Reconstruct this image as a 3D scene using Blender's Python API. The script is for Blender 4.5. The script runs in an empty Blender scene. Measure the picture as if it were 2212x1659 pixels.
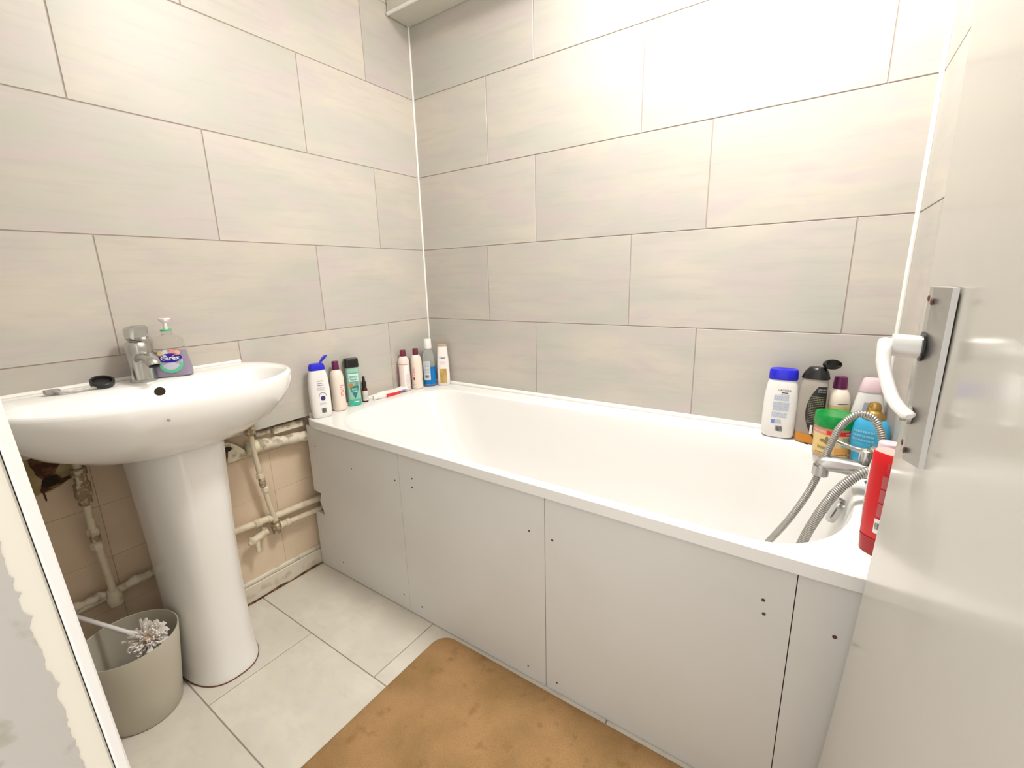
import bpy, math, random
from mathutils import Matrix, Vector

random.seed(7)
SC = bpy.context.scene
COL = SC.collection
PI = math.pi

# ------------------------------------------------------------------ camera
cam_d = bpy.data.cameras.new('camera')
cam = bpy.data.objects.new('camera', cam_d)
COL.objects.link(cam)
CAM = Vector((1.508, -1.5164, 1.0877))
yaw, pitch, roll = 2.1729, -0.2322, -0.0258
cy_, sy_, cp_, sp_, cr_, sr_ = math.cos(yaw), math.sin(yaw), math.cos(pitch), math.sin(pitch), math.cos(roll), math.sin(roll)
F_ = Vector((cy_ * cp_, sy_ * cp_, sp_))
r_ = Vector((sy_, -cy_, 0)).normalized()
u_ = r_.cross(F_)
R_ = cr_ * r_ + sr_ * u_
U_ = -sr_ * r_ + cr_ * u_
m = Matrix.Identity(4)
for i in range(3):
    m[i][0], m[i][1], m[i][2], m[i][3] = R_[i], U_[i], -F_[i], CAM[i]
cam.matrix_world = m
cam_d.sensor_width = 36.0
cam_d.lens = 967.0 / 2212.0 * 36.0
cam_d.clip_start = 0.01
SC.camera = cam

# ------------------------------------------------------------------ world, lamps, exposure
w = bpy.data.worlds.new('world')
SC.world = w
w.use_nodes = True
bg = w.node_tree.nodes['Background']
bg.inputs[0].default_value = (1.0, 0.965, 0.92, 1)
bg.inputs[1].default_value = 1.25
SC.view_settings.view_transform = 'Standard'
SC.view_settings.look = 'None'
SC.view_settings.exposure = 0.33
SC.view_settings.gamma = 1.0
SC.view_settings.use_curve_mapping = False


def point_lamp(name, loc, power, size, colour):
    d = bpy.data.lights.new(name, 'POINT')
    d.energy = power
    d.shadow_soft_size = size
    d.color = colour
    o = bpy.data.objects.new(name, d)
    o.location = loc
    COL.objects.link(o)


point_lamp('ceiling_bulb', (1.36, -0.40, 2.08), 9, 0.07, (1.0, 0.97, 0.925))
ad = bpy.data.lights.new('ceiling_fill_disc', 'AREA')  # added soft disc that evens the walls and brightens floor and bath
ad.shape = 'DISK'
ad.size = 0.34
ad.energy = 20
ad.color = (1.0, 0.972, 0.93)
ao = bpy.data.objects.new('ceiling_fill_disc', ad)
ao.location = (1.22, -0.55, 2.335)
COL.objects.link(ao)
point_lamp('camera_side_fill', (1.25, -2.2, 1.95), 2.0, 0.15, (1.0, 0.97, 0.92))  # added fill light from behind the camera, no known lamp there

# ------------------------------------------------------------------ materials
MATS = {}


def mat(name, col, rough=0.5, metal=0.0, trans=0.0, noise=None, bump=0.0, spec=0.5, coat=0.0, alpha=1.0, ior=1.45, emit=0, sss=0):
    """noise = (scale vec, second colour, low, high) mixes a second colour through object-space noise"""
    if name in MATS:
        return MATS[name]
    ma = bpy.data.materials.new(name)
    ma.use_nodes = True
    nt = ma.node_tree
    p = nt.nodes['Principled BSDF']
    p.inputs['Base Color'].default_value = (*col, 1)
    p.inputs['Roughness'].default_value = rough
    p.inputs['Metallic'].default_value = metal
    p.inputs['Transmission Weight'].default_value = trans
    p.inputs['Specular IOR Level'].default_value = spec
    p.inputs['Coat Weight'].default_value = coat
    p.inputs['Alpha'].default_value = alpha
    p.inputs['IOR'].default_value = ior
    if sss:
        p.inputs['Subsurface Weight'].default_value = sss
        p.inputs['Subsurface Radius'].default_value = (0.02, 0.015, 0.01)
    if noise:
        sc, col2, lo, hi = noise
        tc = nt.nodes.new('ShaderNodeTexCoord')
        mp = nt.nodes.new('ShaderNodeMapping')
        mp.inputs['Scale'].default_value = sc
        nt.links.new(tc.outputs['Object'], mp.inputs['Vector'])
        nz = nt.nodes.new('ShaderNodeTexNoise')
        nz.inputs['Scale'].default_value = 1.0
        nz.inputs['Detail'].default_value = 6
        nt.links.new(mp.outputs[0], nz.inputs['Vector'])
        cr = nt.nodes.new('ShaderNodeValToRGB')
        cr.color_ramp.elements[0].position = lo
        cr.color_ramp.elements[0].color = (*col, 1)
        cr.color_ramp.elements[1].position = hi
        cr.color_ramp.elements[1].color = (*col2, 1)
        nt.links.new(nz.outputs[0], cr.inputs[0])
        nt.links.new(cr.outputs[0], p.inputs['Base Color'])
        if bump:
            b = nt.nodes.new('ShaderNodeBump')
            b.inputs['Strength'].default_value = bump
            b.inputs['Distance'].default_value = 0.004
            nt.links.new(nz.outputs[0], b.inputs['Height'])
            nt.links.new(b.outputs[0], p.inputs['Normal'])
    MATS[name] = ma
    return ma


def tile_material(name, base, cream, lilac, dark, rough, scale, fine):
    """glazed stone-look tile: soft blotches plus long streaks, shifted from tile to tile"""
    ma = bpy.data.materials.new(name)
    ma.use_nodes = True
    nt = ma.node_tree
    N, L = nt.nodes, nt.links
    p = N['Principled BSDF']
    p.inputs['Roughness'].default_value = rough
    tc = N.new('ShaderNodeTexCoord')
    oi = N.new('ShaderNodeObjectInfo')
    mul = N.new('ShaderNodeVectorMath'); mul.operation = 'SCALE'
    cmb = N.new('ShaderNodeCombineXYZ')
    L.new(oi.outputs['Random'], cmb.inputs[0]); L.new(oi.outputs['Random'], cmb.inputs[1]); L.new(oi.outputs['Random'], cmb.inputs[2])
    L.new(cmb.outputs[0], mul.inputs[0]); mul.inputs['Scale'].default_value = 17.0
    add = N.new('ShaderNodeVectorMath'); add.operation = 'ADD'
    L.new(tc.outputs['Object'], add.inputs[0]); L.new(mul.outputs[0], add.inputs[1])

    def noise(sc, detail, rough_=0.55, dist=0.0):
        mp = N.new('ShaderNodeMapping'); mp.inputs['Scale'].default_value = sc
        L.new(add.outputs[0], mp.inputs['Vector'])
        n = N.new('ShaderNodeTexNoise'); n.inputs['Scale'].default_value = 1.0
        n.inputs['Detail'].default_value = detail; n.inputs['Roughness'].default_value = rough_
        n.inputs['Distortion'].default_value = dist
        L.new(mp.outputs[0], n.inputs['Vector'])
        return n

    def mix(a, b, fac):
        mx = N.new('ShaderNodeMix'); mx.data_type = 'RGBA'
        L.new(fac, mx.inputs[0])
        if isinstance(a, tuple): mx.inputs[6].default_value = (*a, 1)
        else: L.new(a, mx.inputs[6])
        if isinstance(b, tuple): mx.inputs[7].default_value = (*b, 1)
        else: L.new(b, mx.inputs[7])
        return mx.outputs[2]

    def ramp(src, lo, hi, mx=1.0):
        r = N.new('ShaderNodeMapRange')
        r.inputs['From Min'].default_value = lo; r.inputs['From Max'].default_value = hi
        r.inputs['To Max'].default_value = mx
        L.new(src, r.inputs['Value'])
        return r.outputs[0]
    n1 = noise(scale, 3, 0.5, 0.3)
    n2 = noise(tuple(s * 1.9 for s in scale), 4, 0.6, 0.6)
    n3 = noise(fine, 6, 0.62, 0.2)
    c = mix(base, cream, ramp(n1.outputs[0], 0.42, 0.62))
    c = mix(c, lilac, ramp(n2.outputs[0], 0.47, 0.66, 1.0))
    c = mix(c, dark, ramp(n3.outputs[0], 0.50, 0.78, 0.55))
    hs = N.new('ShaderNodeHueSaturation')
    v = N.new('ShaderNodeMapRange')
    v.inputs['To Min'].default_value = 0.95; v.inputs['To Max'].default_value = 1.05
    L.new(oi.outputs['Random'], v.inputs['Value']); L.new(v.outputs[0], hs.inputs['Value'])
    L.new(c, hs.inputs['Color'])
    L.new(hs.outputs[0], p.inputs['Base Color'])
    b = N.new('ShaderNodeBump'); b.inputs['Strength'].default_value = 0.05; b.inputs['Distance'].default_value = 0.002
    L.new(n3.outputs[0], b.inputs['Height']); L.new(b.outputs[0], p.inputs['Normal'])
    MATS[name] = ma
    return ma


M_TILE = tile_material('wall_tile', (0.485, 0.475, 0.425), (0.56, 0.515, 0.45), (0.525, 0.465, 0.452), (0.43, 0.405, 0.365), 0.38, (2.2, 2.2, 6.5), (5, 5, 55))
M_FLOORT = tile_material('floor_tile', (0.70, 0.66, 0.57), (0.77, 0.73, 0.64), (0.70, 0.65, 0.59), (0.60, 0.56, 0.48), 0.45, (5, 5, 5), (14, 30, 14))
M_GROUT = mat('grout', (0.42, 0.34, 0.30), 0.9)
M_FGROUT = mat('floor_grout', (0.33, 0.29, 0.24), 0.9)
M_PLASTER = mat('old_cream_paint', (0.74, 0.60, 0.45), 0.5, noise=((6, 6, 6), (0.70, 0.55, 0.40), 0.4, 0.75), bump=0.15)
M_PTILE = mat('painted_tile', (0.76, 0.61, 0.46), 0.38, noise=((9, 9, 9), (0.70, 0.56, 0.40), 0.45, 0.8))
M_ADHES = mat('tile_adhesive', (0.30, 0.20, 0.13), 0.95, noise=((60, 60, 60), (0.5, 0.42, 0.33), 0.4, 0.7), bump=0.5)
M_SKIRT = mat('chipped_skirting_paint', (0.72, 0.66, 0.55), 0.45, noise=((25, 25, 25), (0.50, 0.43, 0.33), 0.52, 0.72), bump=0.2)
M_WHITE = mat('white_ceramic', (0.91, 0.90, 0.88), 0.12, coat=0.3)
M_ACRYL = mat('white_acrylic', (0.84, 0.83, 0.81), 0.18)
M_SEAL = mat('white_sealant', (0.88, 0.86, 0.82), 0.5)
M_PVC = mat('white_pvc', (0.86, 0.85, 0.84), 0.35)
M_PANEL = mat('panel_paint', (0.70, 0.69, 0.66), 0.42, noise=((3, 3, 3), (0.67, 0.655, 0.62), 0.4, 0.7))
M_DOOR = mat('cream_gloss_door', (0.53, 0.505, 0.455), 0.17, noise=((1.5, 1.5, 2), (0.505, 0.485, 0.435), 0.35, 0.7))
M_FRAME = mat('cream_frame_paint', (0.78, 0.75, 0.66), 0.35)
M_REVEAL = mat('grey_reveal_plaster', (0.50, 0.485, 0.455), 0.7, noise=((22, 22, 22), (0.36, 0.33, 0.27), 0.62, 0.74), bump=0.2)
M_CEIL = mat('ceiling_paint', (0.80, 0.78, 0.73), 0.8)
M_TRUNK = mat('boxing_paint', (0.62, 0.60, 0.52), 0.45)
M_CHROME = mat('chrome', (0.56, 0.56, 0.54), 0.24, 1.0)
M_SATIN = mat('satin_metal', (0.50, 0.485, 0.46), 0.42, 0.75)
M_LEVER = mat('white_lever_metal', (0.74, 0.73, 0.71), 0.3, 0.25)
M_HOSE = mat('hose_steel', (0.50, 0.49, 0.465), 0.36, 0.9)
M_PIPE = mat('painted_pipe', (0.72, 0.64, 0.49), 0.45, noise=((40, 40, 40), (0.52, 0.42, 0.26), 0.55, 0.75), bump=0.3)
M_BRASS = mat('tarnished_brass', (0.34, 0.26, 0.16), 0.55, 0.4, noise=((90, 90, 90), (0.62, 0.55, 0.42), 0.5, 0.6), bump=0.3)
M_LAG = mat('flaking_pipe_paint', (0.74, 0.68, 0.55), 0.6, noise=((38, 38, 38), (0.40, 0.33, 0.24), 0.5, 0.62), bump=0.6)
M_DARK = mat('dark_hole', (0.03, 0.02, 0.012), 0.9)
M_RUST = mat('rust_stain', (0.09, 0.035, 0.02), 0.9, noise=((40, 40, 40), (0.26, 0.15, 0.07), 0.45, 0.6))
M_SCREW = mat('rusty_screw', (0.12, 0.05, 0.03), 0.6)
M_GAP = mat('brown_gap', (0.16, 0.07, 0.04), 0.9)
M_BLACK = mat('black_plastic', (0.012, 0.012, 0.012), 0.28)
M_BIN = mat('grey_bin_plastic', (0.56, 0.52, 0.43), 0.38, trans=0.0, sss=0.1)
M_BRUSH = mat('brush_bristle', (0.88, 0.83, 0.78), 0.6)
M_WPLAS = mat('white_plastic', (0.84, 0.82, 0.80), 0.3)
M_BLUECAP = mat('cobalt_blue_plastic', (0.018, 0.018, 0.62), 0.3)
M_PURPLE = mat('plum_plastic', (0.13, 0.012, 0.075), 0.3)
M_MAROON = mat('maroon_plastic', (0.15, 0.02, 0.05), 0.3)
M_CREAMB = mat('cream_bottle', (0.84, 0.74, 0.64), 0.3)
M_PINKB = mat('pale_pink_bottle', (0.84, 0.70, 0.64), 0.3)
M_AMBER = mat('amber_glass', (0.06, 0.012, 0.006), 0.12)
M_PAPER = mat('paper_label', (0.72, 0.66, 0.60), 0.6)


def mat_mat():
    ma = bpy.data.materials.new('brown_bath_mat')
    ma.use_nodes = True
    nt = ma.node_tree
    N, L = nt.nodes, nt.links
    p = N['Principled BSDF']
    p.inputs['Roughness'].default_value = 0.95
    tc = N.new('ShaderNodeTexCoord')

    def noise(sc, d):
        n = N.new('ShaderNodeTexNoise'); n.inputs['Scale'].default_value = sc; n.inputs['Detail'].default_value = d
        L.new(tc.outputs['Object'], n.inputs['Vector'])
        return n
    a, b_, c = noise(7, 5), noise(26, 4), noise(420, 3)
    r = N.new('ShaderNodeValToRGB')
    r.color_ramp.elements[0].position = 0.36; r.color_ramp.elements[0].color = (0.33, 0.195, 0.075, 1)
    r.color_ramp.elements[1].position = 0.62; r.color_ramp.elements[1].color = (0.455, 0.265, 0.115, 1)
    L.new(a.outputs[0], r.inputs[0])
    r2 = N.new('ShaderNodeMapRange'); r2.inputs['From Min'].default_value = 0.60; r2.inputs['From Max'].default_value = 0.74; r2.inputs['To Max'].default_value = 0.6
    L.new(b_.outputs[0], r2.inputs['Value'])
    mx = N.new('ShaderNodeMix'); mx.data_type = 'RGBA'
    L.new(r2.outputs[0], mx.inputs[0]); L.new(r.outputs[0], mx.inputs[6]); mx.inputs[7].default_value = (0.22, 0.12, 0.03, 1)
    mx2 = N.new('ShaderNodeMix'); mx2.data_type = 'RGBA'; mx2.blend_type = 'MULTIPLY'; mx2.inputs[0].default_value = 0.5
    r3 = N.new('ShaderNodeMapRange'); r3.inputs['From Min'].default_value = 0.3; r3.inputs['From Max'].default_value = 0.7; r3.inputs['To Min'].default_value = 0.6; r3.inputs['To Max'].default_value = 1.25
    L.new(c.outputs[0], r3.inputs['Value'])
    L.new(mx.outputs[2], mx2.inputs[6]); L.new(r3.outputs[0], mx2.inputs[7])
    L.new(mx2.outputs[2], p.inputs['Base Color'])
    bp = N.new('ShaderNodeBump'); bp.inputs['Strength'].default_value = 0.8; bp.inputs['Distance'].default_value = 0.003
    L.new(c.outputs[0], bp.inputs['Height']); L.new(bp.outputs[0], p.inputs['Normal'])
    MATS['mat'] = ma
    return ma


M_MAT = mat_mat()

# ------------------------------------------------------------------ object helpers
MW = {}


def link(name, data, parent=None):
    o = bpy.data.objects.new(name, data)
    COL.objects.link(o)
    if parent:
        o.parent = parent
        MW[o.name] = MW[parent.name]
    else:
        MW[o.name] = Matrix.Identity(4)
    return o


def thing(name, label, cat, loc=(0, 0, 0), rz=0.0, group=None, rx=0.0, ry=0.0):
    o = bpy.data.objects.new(name, None)
    o.empty_display_size = 0.02
    COL.objects.link(o)
    o.location = loc
    o.rotation_euler = (rx, ry, rz)
    o['label'] = label
    o['category'] = cat
    if group:
        o['group'] = group
    MW[o.name] = Matrix.Translation(loc) @ o.rotation_euler.to_matrix().to_4x4()
    return o


def mesh(name, V, Fc, ma, parent=None, smooth=False, world=False, label=None, auto=None):
    me = bpy.data.meshes.new(name)
    if world and parent:
        inv = MW[parent.name].inverted()
        V = [inv @ Vector(v) for v in V]
    me.from_pydata([tuple(v) for v in V], [], Fc)
    me.materials.append(ma)
    me.update()
    if smooth:
        me.polygons.foreach_set('use_smooth', [True] * len(me.polygons))
        if auto is not None:
            me.set_sharp_from_angle(angle=math.radians(auto))
    o = link(name, me, parent)
    if label:
        o['label'] = label
    return o


def struct(o):
    o['kind'] = 'structure'
    return o


def flat_thing(o, label, cat, group=None):
    o['label'] = label
    o['category'] = cat
    if group:
        o['group'] = group
    return o


def box_geo(x0, x1, y0, y1, z0, z1):
    V = [(x0, y0, z0), (x1, y0, z0), (x1, y1, z0), (x0, y1, z0), (x0, y0, z1), (x1, y0, z1), (x1, y1, z1), (x0, y1, z1)]
    Fc = [(0, 3, 2, 1), (4, 5, 6, 7), (0, 1, 5, 4), (1, 2, 6, 5), (2, 3, 7, 6), (3, 0, 4, 7)]
    return V, Fc


def bevbox_geo(x0, x1, y0, y1, z0, z1, b):
    """box with chamfered edges"""
    V, Fc = [], []
    X, Y, Z = (x0, x1), (y0, y1), (z0, z1)
    idx = {}
    for i in (0, 1):
        for j in (0, 1):
            for k in (0, 1):
                sx, sy, sz = (1, -1)[i], (1, -1)[j], (1, -1)[k]
                c = (X[i], Y[j], Z[k])
                for a in range(3):
                    p = [c[0] + sx * b, c[1] + sy * b, c[2] + sz * b]
                    p[a] = c[a]
                    idx[(i, j, k, a)] = len(V)
                    V.append(tuple(p))
    g = lambda i, j, k, a: idx[(i, j, k, a)]
    for s in (0, 1):
        q = [g(s, 0, 0, 0), g(s, 1, 0, 0), g(s, 1, 1, 0), g(s, 0, 1, 0)]
        Fc.append(q if s else q[::-1])
        q = [g(0, s, 0, 1), g(0, s, 1, 1), g(1, s, 1, 1), g(1, s, 0, 1)]
        Fc.append(q if s else q[::-1])
        q = [g(0, 0, s, 2), g(1, 0, s, 2), g(1, 1, s, 2), g(0, 1, s, 2)]
        Fc.append(q if s else q[::-1])
    for i in (0, 1):
        for j in (0, 1):
            Fc.append([g(i, j, 0, 0), g(i, j, 1, 0), g(i, j, 1, 1), g(i, j, 0, 1)])
            Fc.append([g(i, 0, j, 0), g(i, 1, j, 0), g(i, 1, j, 2), g(i, 0, j, 2)])
            Fc.append([g(0, i, j, 1), g(1, i, j, 1), g(1, i, j, 2), g(0, i, j, 2)])
            for k in (0, 1):
                Fc.append([g(i, j, k, 0), g(i, j, k, 1), g(i, j, k, 2)])
    return V, Fc


def fix_normals(o):
    import bmesh
    bm = bmesh.new()
    bm.from_mesh(o.data)
    bmesh.ops.recalc_face_normals(bm, faces=bm.faces)
    bm.to_mesh(o.data)
    bm.free()
    return o


def box(name, x0, x1, y0, y1, z0, z1, ma, parent=None, bev=0.0, world=True, label=None):
    if bev:
        V, Fc = bevbox_geo(x0, x1, y0, y1, z0, z1, bev)
    else:
        V, Fc = box_geo(x0, x1, y0, y1, z0, z1)
    o = mesh(name, V, Fc, ma, parent, world=world, label=label)
    return fix_normals(o) if bev else o


def ring(cx, cy, z, rx, ry, n=2.0, N=32, rot=0.0):
    out = []
    for i in range(N):
        a = 2 * PI * i / N + rot
        c, s = math.cos(a), math.sin(a)
        out.append((cx + rx * math.copysign(abs(c) ** (2 / n), c), cy + ry * math.copysign(abs(s) ** (2 / n), s), z))
    return out


def loft_geo(rings, cap0=True, cap1=True):
    N = len(rings[0])
    V = [v for r in rings for v in r]
    Fc = []
    for k in range(len(rings) - 1):
        for i in range(N):
            j = (i + 1) % N
            Fc.append((k * N + i, k * N + j, (k + 1) * N + j, (k + 1) * N + i))
    if cap0:
        Fc.append(tuple(range(N))[::-1])
    if cap1:
        Fc.append(tuple((len(rings) - 1) * N + i for i in range(N)))
    return V, Fc


def loft(name, rings, ma, parent=None, cap0=True, cap1=True, smooth=True, world=False, auto=35, label=None):
    V, Fc = loft_geo(rings, cap0, cap1)
    return mesh(name, V, Fc, ma, parent, smooth, world, label, auto)


def catmull(P, n):
    P = [Vector(p) for p in P]
    out = []
    for i in range(len(P) - 1):
        p0, p1, p2, p3 = P[max(i - 1, 0)], P[i], P[i + 1], P[min(i + 2, len(P) - 1)]
        for k in range(n):
            t = k / n
            out.append(0.5 * ((2 * p1) + (-p0 + p2) * t + (2 * p0 - 5 * p1 + 4 * p2 - p3) * t * t + (-p0 + 3 * p1 - 3 * p2 + p3) * t ** 3))
    out.append(P[-1])
    return out


def sweep_rings(path, rad, N=12, flat=1.0):
    """rings along a path; rad is a number or a function of the index; flat squashes across"""
    path = [Vector(p) for p in path]
    rings = []
    prev = None
    for i, p in enumerate(path):
        t = (path[min(i + 1, len(path) - 1)] - path[max(i - 1, 0)]).normalized()
        if prev is None:
            up = Vector((0, 0, 1)) if abs(t.z) < 0.9 else Vector((1, 0, 0))
            a = t.cross(up).normalized()
        else:
            a = (prev - t * prev.dot(t)).normalized()
        prev = a
        b = t.cross(a)
        r = rad(i) if callable(rad) else rad
        rings.append([tuple(p + r * (math.cos(2 * PI * k / N) * a + flat * math.sin(2 * PI * k / N) * b)) for k in range(N)])
    return rings


def tube(name, path, rad, ma, parent=None, N=12, world=True, flat=1.0, auto=40, label=None):
    return loft(name, sweep_rings(path, rad, N, flat), ma, parent, world=world, auto=auto, label=label)


def lathe_axis(name, p0, p1, prof, ma, parent=None, N=20, world=True, label=None):
    """profile [(t, r)] turned about the segment p0-p1 (t in metres from p0)"""
    p0, p1 = Vector(p0), Vector(p1)
    t = (p1 - p0).normalized()
    up = Vector((0, 0, 1)) if abs(t.z) < 0.9 else Vector((1, 0, 0))
    a = t.cross(up).normalized()
    b = t.cross(a)
    rings = [[tuple(p0 + t * d + r * (math.cos(2 * PI * k / N) * a + math.sin(2 * PI * k / N) * b)) for k in range(N)] for d, r in prof]
    return loft(name, rings, ma, parent, world=world, label=label, auto=30)


# ------------------------------------------------------------------ ROOM SHELL
H = 0.302
ZE = 0.6145
CEIL_Z = 2.36
FRONT_Y = -1.445
RX = 1.683

floor_slab = struct(box('floor', -0.05, RX + 0.1, -1.75, 0.05, -0.06, -0.002, M_FGROUT))
for y0, y1, xs in ((-1.79, -1.49, (-0.345, 0.255, 0.855, 1.455, 2.0)), (-1.19, -0.89, (-0.325, 0.275, 0.875, 1.475, 2.0)),
                   (-1.49, -1.19, (-0.045, 0.56, 1.16, 1.76)), (-0.89, -0.59, (-0.03, 0.577, 1.177, 1.76)), (-0.59, -0.29, (-0.3, 0.3, 0.9, 1.5, 2.1)), (-0.29, 0.01, (-0.03, 0.577, 1.177, 1.76))):
    for a, b in zip(xs[:-1], xs[1:]):
        a_, b_ = max(a, -0.044), min(b, RX + 0.09)
        yy0, yy1 = max(y0, -1.74), min(y1, 0.04)
        if b_ - a_ > 0.02:
            box('tile', a_ + 0.0015, b_ - 0.0015, yy0 + 0.0015, yy1 - 0.0015, -0.012, 0.0, M_FLOORT, floor_slab, bev=0.0008)

struct(box('ceiling', -0.2, RX + 0.2, -1.8, 0.12, CEIL_Z, CEIL_Z + 0.06, M_CEIL))

wall_back = struct(box('wall_back', -0.05, RX + 0.06, 0.002, 0.12, -0.05, CEIL_Z, M_GROUT))
wall_left = struct(box('wall_left', -0.16, -0.047, -1.60, 0.10, -0.05, CEIL_Z, M_PLASTER))
wall_right = struct(box('wall_right', RX + 0.002, RX + 0.12, -1.60, 0.10, -0.05, CEIL_Z, M_GROUT))
# brown adhesive bed behind the left wall tiles, seen where they stop
box('adhesive_bed', -0.047, -0.002, -0.928, 0.002, ZE + 0.002, CEIL_Z, M_ADHES, wall_left)
box('adhesive_bed', -0.047, -0.002, -1.56, -0.928, 0.702, CEIL_Z, M_ADHES, wall_left)
box('grout_bed', -0.004, -0.0018, -0.928, 0.001, ZE + 0.001, CEIL_Z, M_GROUT, wall_left)
box('grout_bed', -0.004, -0.0018, -1.555, -0.928, 0.701, CEIL_Z, M_GROUT, wall_left)
# the wall behind the pedestal and pipes: old square tiles painted over
for j in range(-1, 10):
    for k in range(0, 5):
        y1_ = -0.02 - j * 0.1525
        z0_ = 0.06 + k * 0.1525
        ya, yb = max(y1_ - 0.1519, -1.56), min(y1_, 0.0)
        z1_ = min(z0_ + 0.1519, 0.70 if y1_ < -0.93 else ZE + 0.001)
        if yb - ya > 0.02 and z1_ - z0_ > 0.015:
            box('painted_tile', -0.047, -0.0435 + random.uniform(-0.0003, 0.0003), ya, yb, z0_, z1_, M_PTILE, wall_left, bev=0.0004)

GAP = 0.0013
# back wall tiles
for k in range(6):
    z0 = ZE + k * H
    z1 = min(z0 + H, CEIL_Z - 0.002)
    off = (0.586, 0.360, 0.592, 0.380, 0.592, 0.38)[k]
    xs = [0.0] + [off + 0.6015 * q for q in range(-1, 4) if 0.03 < off + 0.6015 * q < RX - 0.02] + [RX]
    for a, b in zip(xs[:-1], xs[1:]):
        box('tile', a + GAP, b - GAP, 0.0, 0.010, z0 + GAP, z1 - GAP, M_TILE, wall_back, bev=0.0009)
# left wall tiles
for k in range(6):
    z0 = ZE + k * H
    z1 = min(z0 + H, CEIL_Z - 0.002)
    off = (0.237, 0.531, 0.241, 0.5215, 0.241, 0.53)[k]
    ys = [0.0] + [off + 0.6045 * q for q in range(0, 3) if off + 0.6045 * q < 1.53] + [1.55]
    for a, b in zip(ys[:-1], ys[1:]):
        if k == 0 and a > 0.8:
            # the lowest row is cut short behind the washbasin
            ya_, yb_ = -a - GAP, -b + GAP
            za_, zb_, zc_ = z0 + GAP, 0.700, z1 - GAP
            pl = [(ya_, za_), (ya_, zc_), (yb_, zc_), (yb_, zb_)] + ([(-0.930, zb_), (-0.930, za_)] if a < 1.0 else [(ya_, zb_)])
            if a >= 1.0:
                pl = [(ya_, zb_), (ya_, zc_), (yb_, zc_), (yb_, zb_)]
            nn_ = len(pl)
            V = [(0.0, y, z) for y, z in pl] + [(-0.012, y, z) for y, z in pl]
            Fc = [tuple(range(nn_)), tuple(range(nn_, 2 * nn_))[::-1]] + [(i, (i + 1) % nn_, nn_ + (i + 1) % nn_, nn_ + i) for i in range(nn_)]
            fix_normals(mesh('tile', V, Fc, M_TILE, wall_left))
            continue
        box('tile', -0.012, 0.0, -b + GAP, -a - GAP, z0 + GAP, z1 - GAP, M_TILE, wall_left, bev=0.0009)
# right wall tiles
for k in range(6):
    z0 = ZE + k * H
    z1 = min(z0 + H, CEIL_Z - 0.002)
    off = (0.5, 0.25, 0.55, 0.3, 0.55, 0.3)[k]
    ys = [0.0] + [off + 0.6045 * q for q in range(0, 3) if off + 0.6045 * q < 1.40] + [1.44]
    for a, b in zip(ys[:-1], ys[1:]):
        box('tile', RX, RX + 0.012, -b + GAP, -a - GAP, z0 + GAP, z1 - GAP, M_TILE, wall_right, bev=0.0009)

# front wall with the doorway the camera stands in
JX = 0.80
wf = struct(box('wall_front', -0.05, JX - 0.005, -1.60, FRONT_Y - 0.012, -0.0, CEIL_Z, M_REVEAL))
box('lintel', JX - 0.005, RX + 0.05, -1.60, FRONT_Y - 0.012, 2.03, CEIL_Z, M_REVEAL, wf)


def shear(o, k, z0):
    for v in o.data.vertices:
        v.co.y += k * (v.co.z - z0)
    return o


# door lining on the left of the picture: pvc strip, cream architrave with a ragged painted edge
SH = -0.034
t1 = struct(box('trim_1', JX - 0.02, 0.823, -1.4475, -1.4355, 0.0, 2.03, M_PVC, bev=0.002))
t1['label'] = 'white plastic trim strip on the door frame at left'
shear(t1, SH, 0.68)
t2 = struct(box('trim_2', JX - 0.02, 0.8205, -1.4745, -1.4485, 0.0, 2.03, M_FRAME, bev=0.002))
t2['label'] = 'cream painted door lining beside the white strip'
shear(t2, SH, 0.68)
# ragged paint edge of the reveal beside the lining
random.seed(3)
V, Fc = [], []
nz_ = 320
for i in range(nz_ + 1):
    z = 2.03 * i / nz_
    e = -1.4715 + 0.0008 * math.sin(z * 31) + random.uniform(-0.0013, 0.0013) + 0.0006 * math.sin(z * 137 + 1) + (0.003 if random.random() < 0.05 else 0)
    V += [(0.8215, e, z), (0.8185, e + 0.0018, z), (0.8215, -1.62, z), (0.78, -1.62, z)]
for i in range(nz_):
    a, b = 4 * i, 4 * i + 4
    Fc += [(a, a + 2, b + 2, b), (a + 1, a, b, b + 1), (a + 2, a + 3, b + 3, b + 2)]
rv = mesh('door_reveal', V, Fc, M_REVEAL, wf)
shear(rv, SH, 0.68)

# boxing along the top of the back wall
bx = struct(box('trim_3', 0.002, RX - 0.002, -0.112, -0.0005, 2.085, 2.20, M_TRUNK, bev=0.002))
bx['label'] = 'painted pipe boxing high along the back wall'
box('edge_highlight', 0.003, RX - 0.003, -0.118, -0.110, 2.083, 2.094, M_PVC, bx, bev=0.002)  # white strip puts the highlight on the boxing's lower front edge

# white corner beads
t4 = struct(tube('trim_4', [(0.003, -0.003, 0.63), (0.003, -0.003, 1.2), (0.003, -0.003, 2.09)], 0.0042, M_SEAL, N=8))
t4['label'] = 'white sealant bead up the corner by the washbasin wall'
t5 = struct(tube('trim_5', [(RX - 0.004, -0.004, 0.63), (RX - 0.004, -0.004, 1.2), (RX - 0.004, -0.004, 2.3)], 0.0052, M_SEAL, N=8))
t5['label'] = 'white sealant bead up the corner behind the door'


# ------------------------------------------------------------------ BATH
def zrim(x, y):
    s = (y + 0.667) / 0.667
    return (1 - s) * (0.613 - 0.013 * x) + s * 0.618


bath = thing('bathtub', 'white acrylic bathtub with wide rim set between the tiled walls', 'bathtub', (0.84, -0.335, 0.0))
NB = 128


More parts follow.
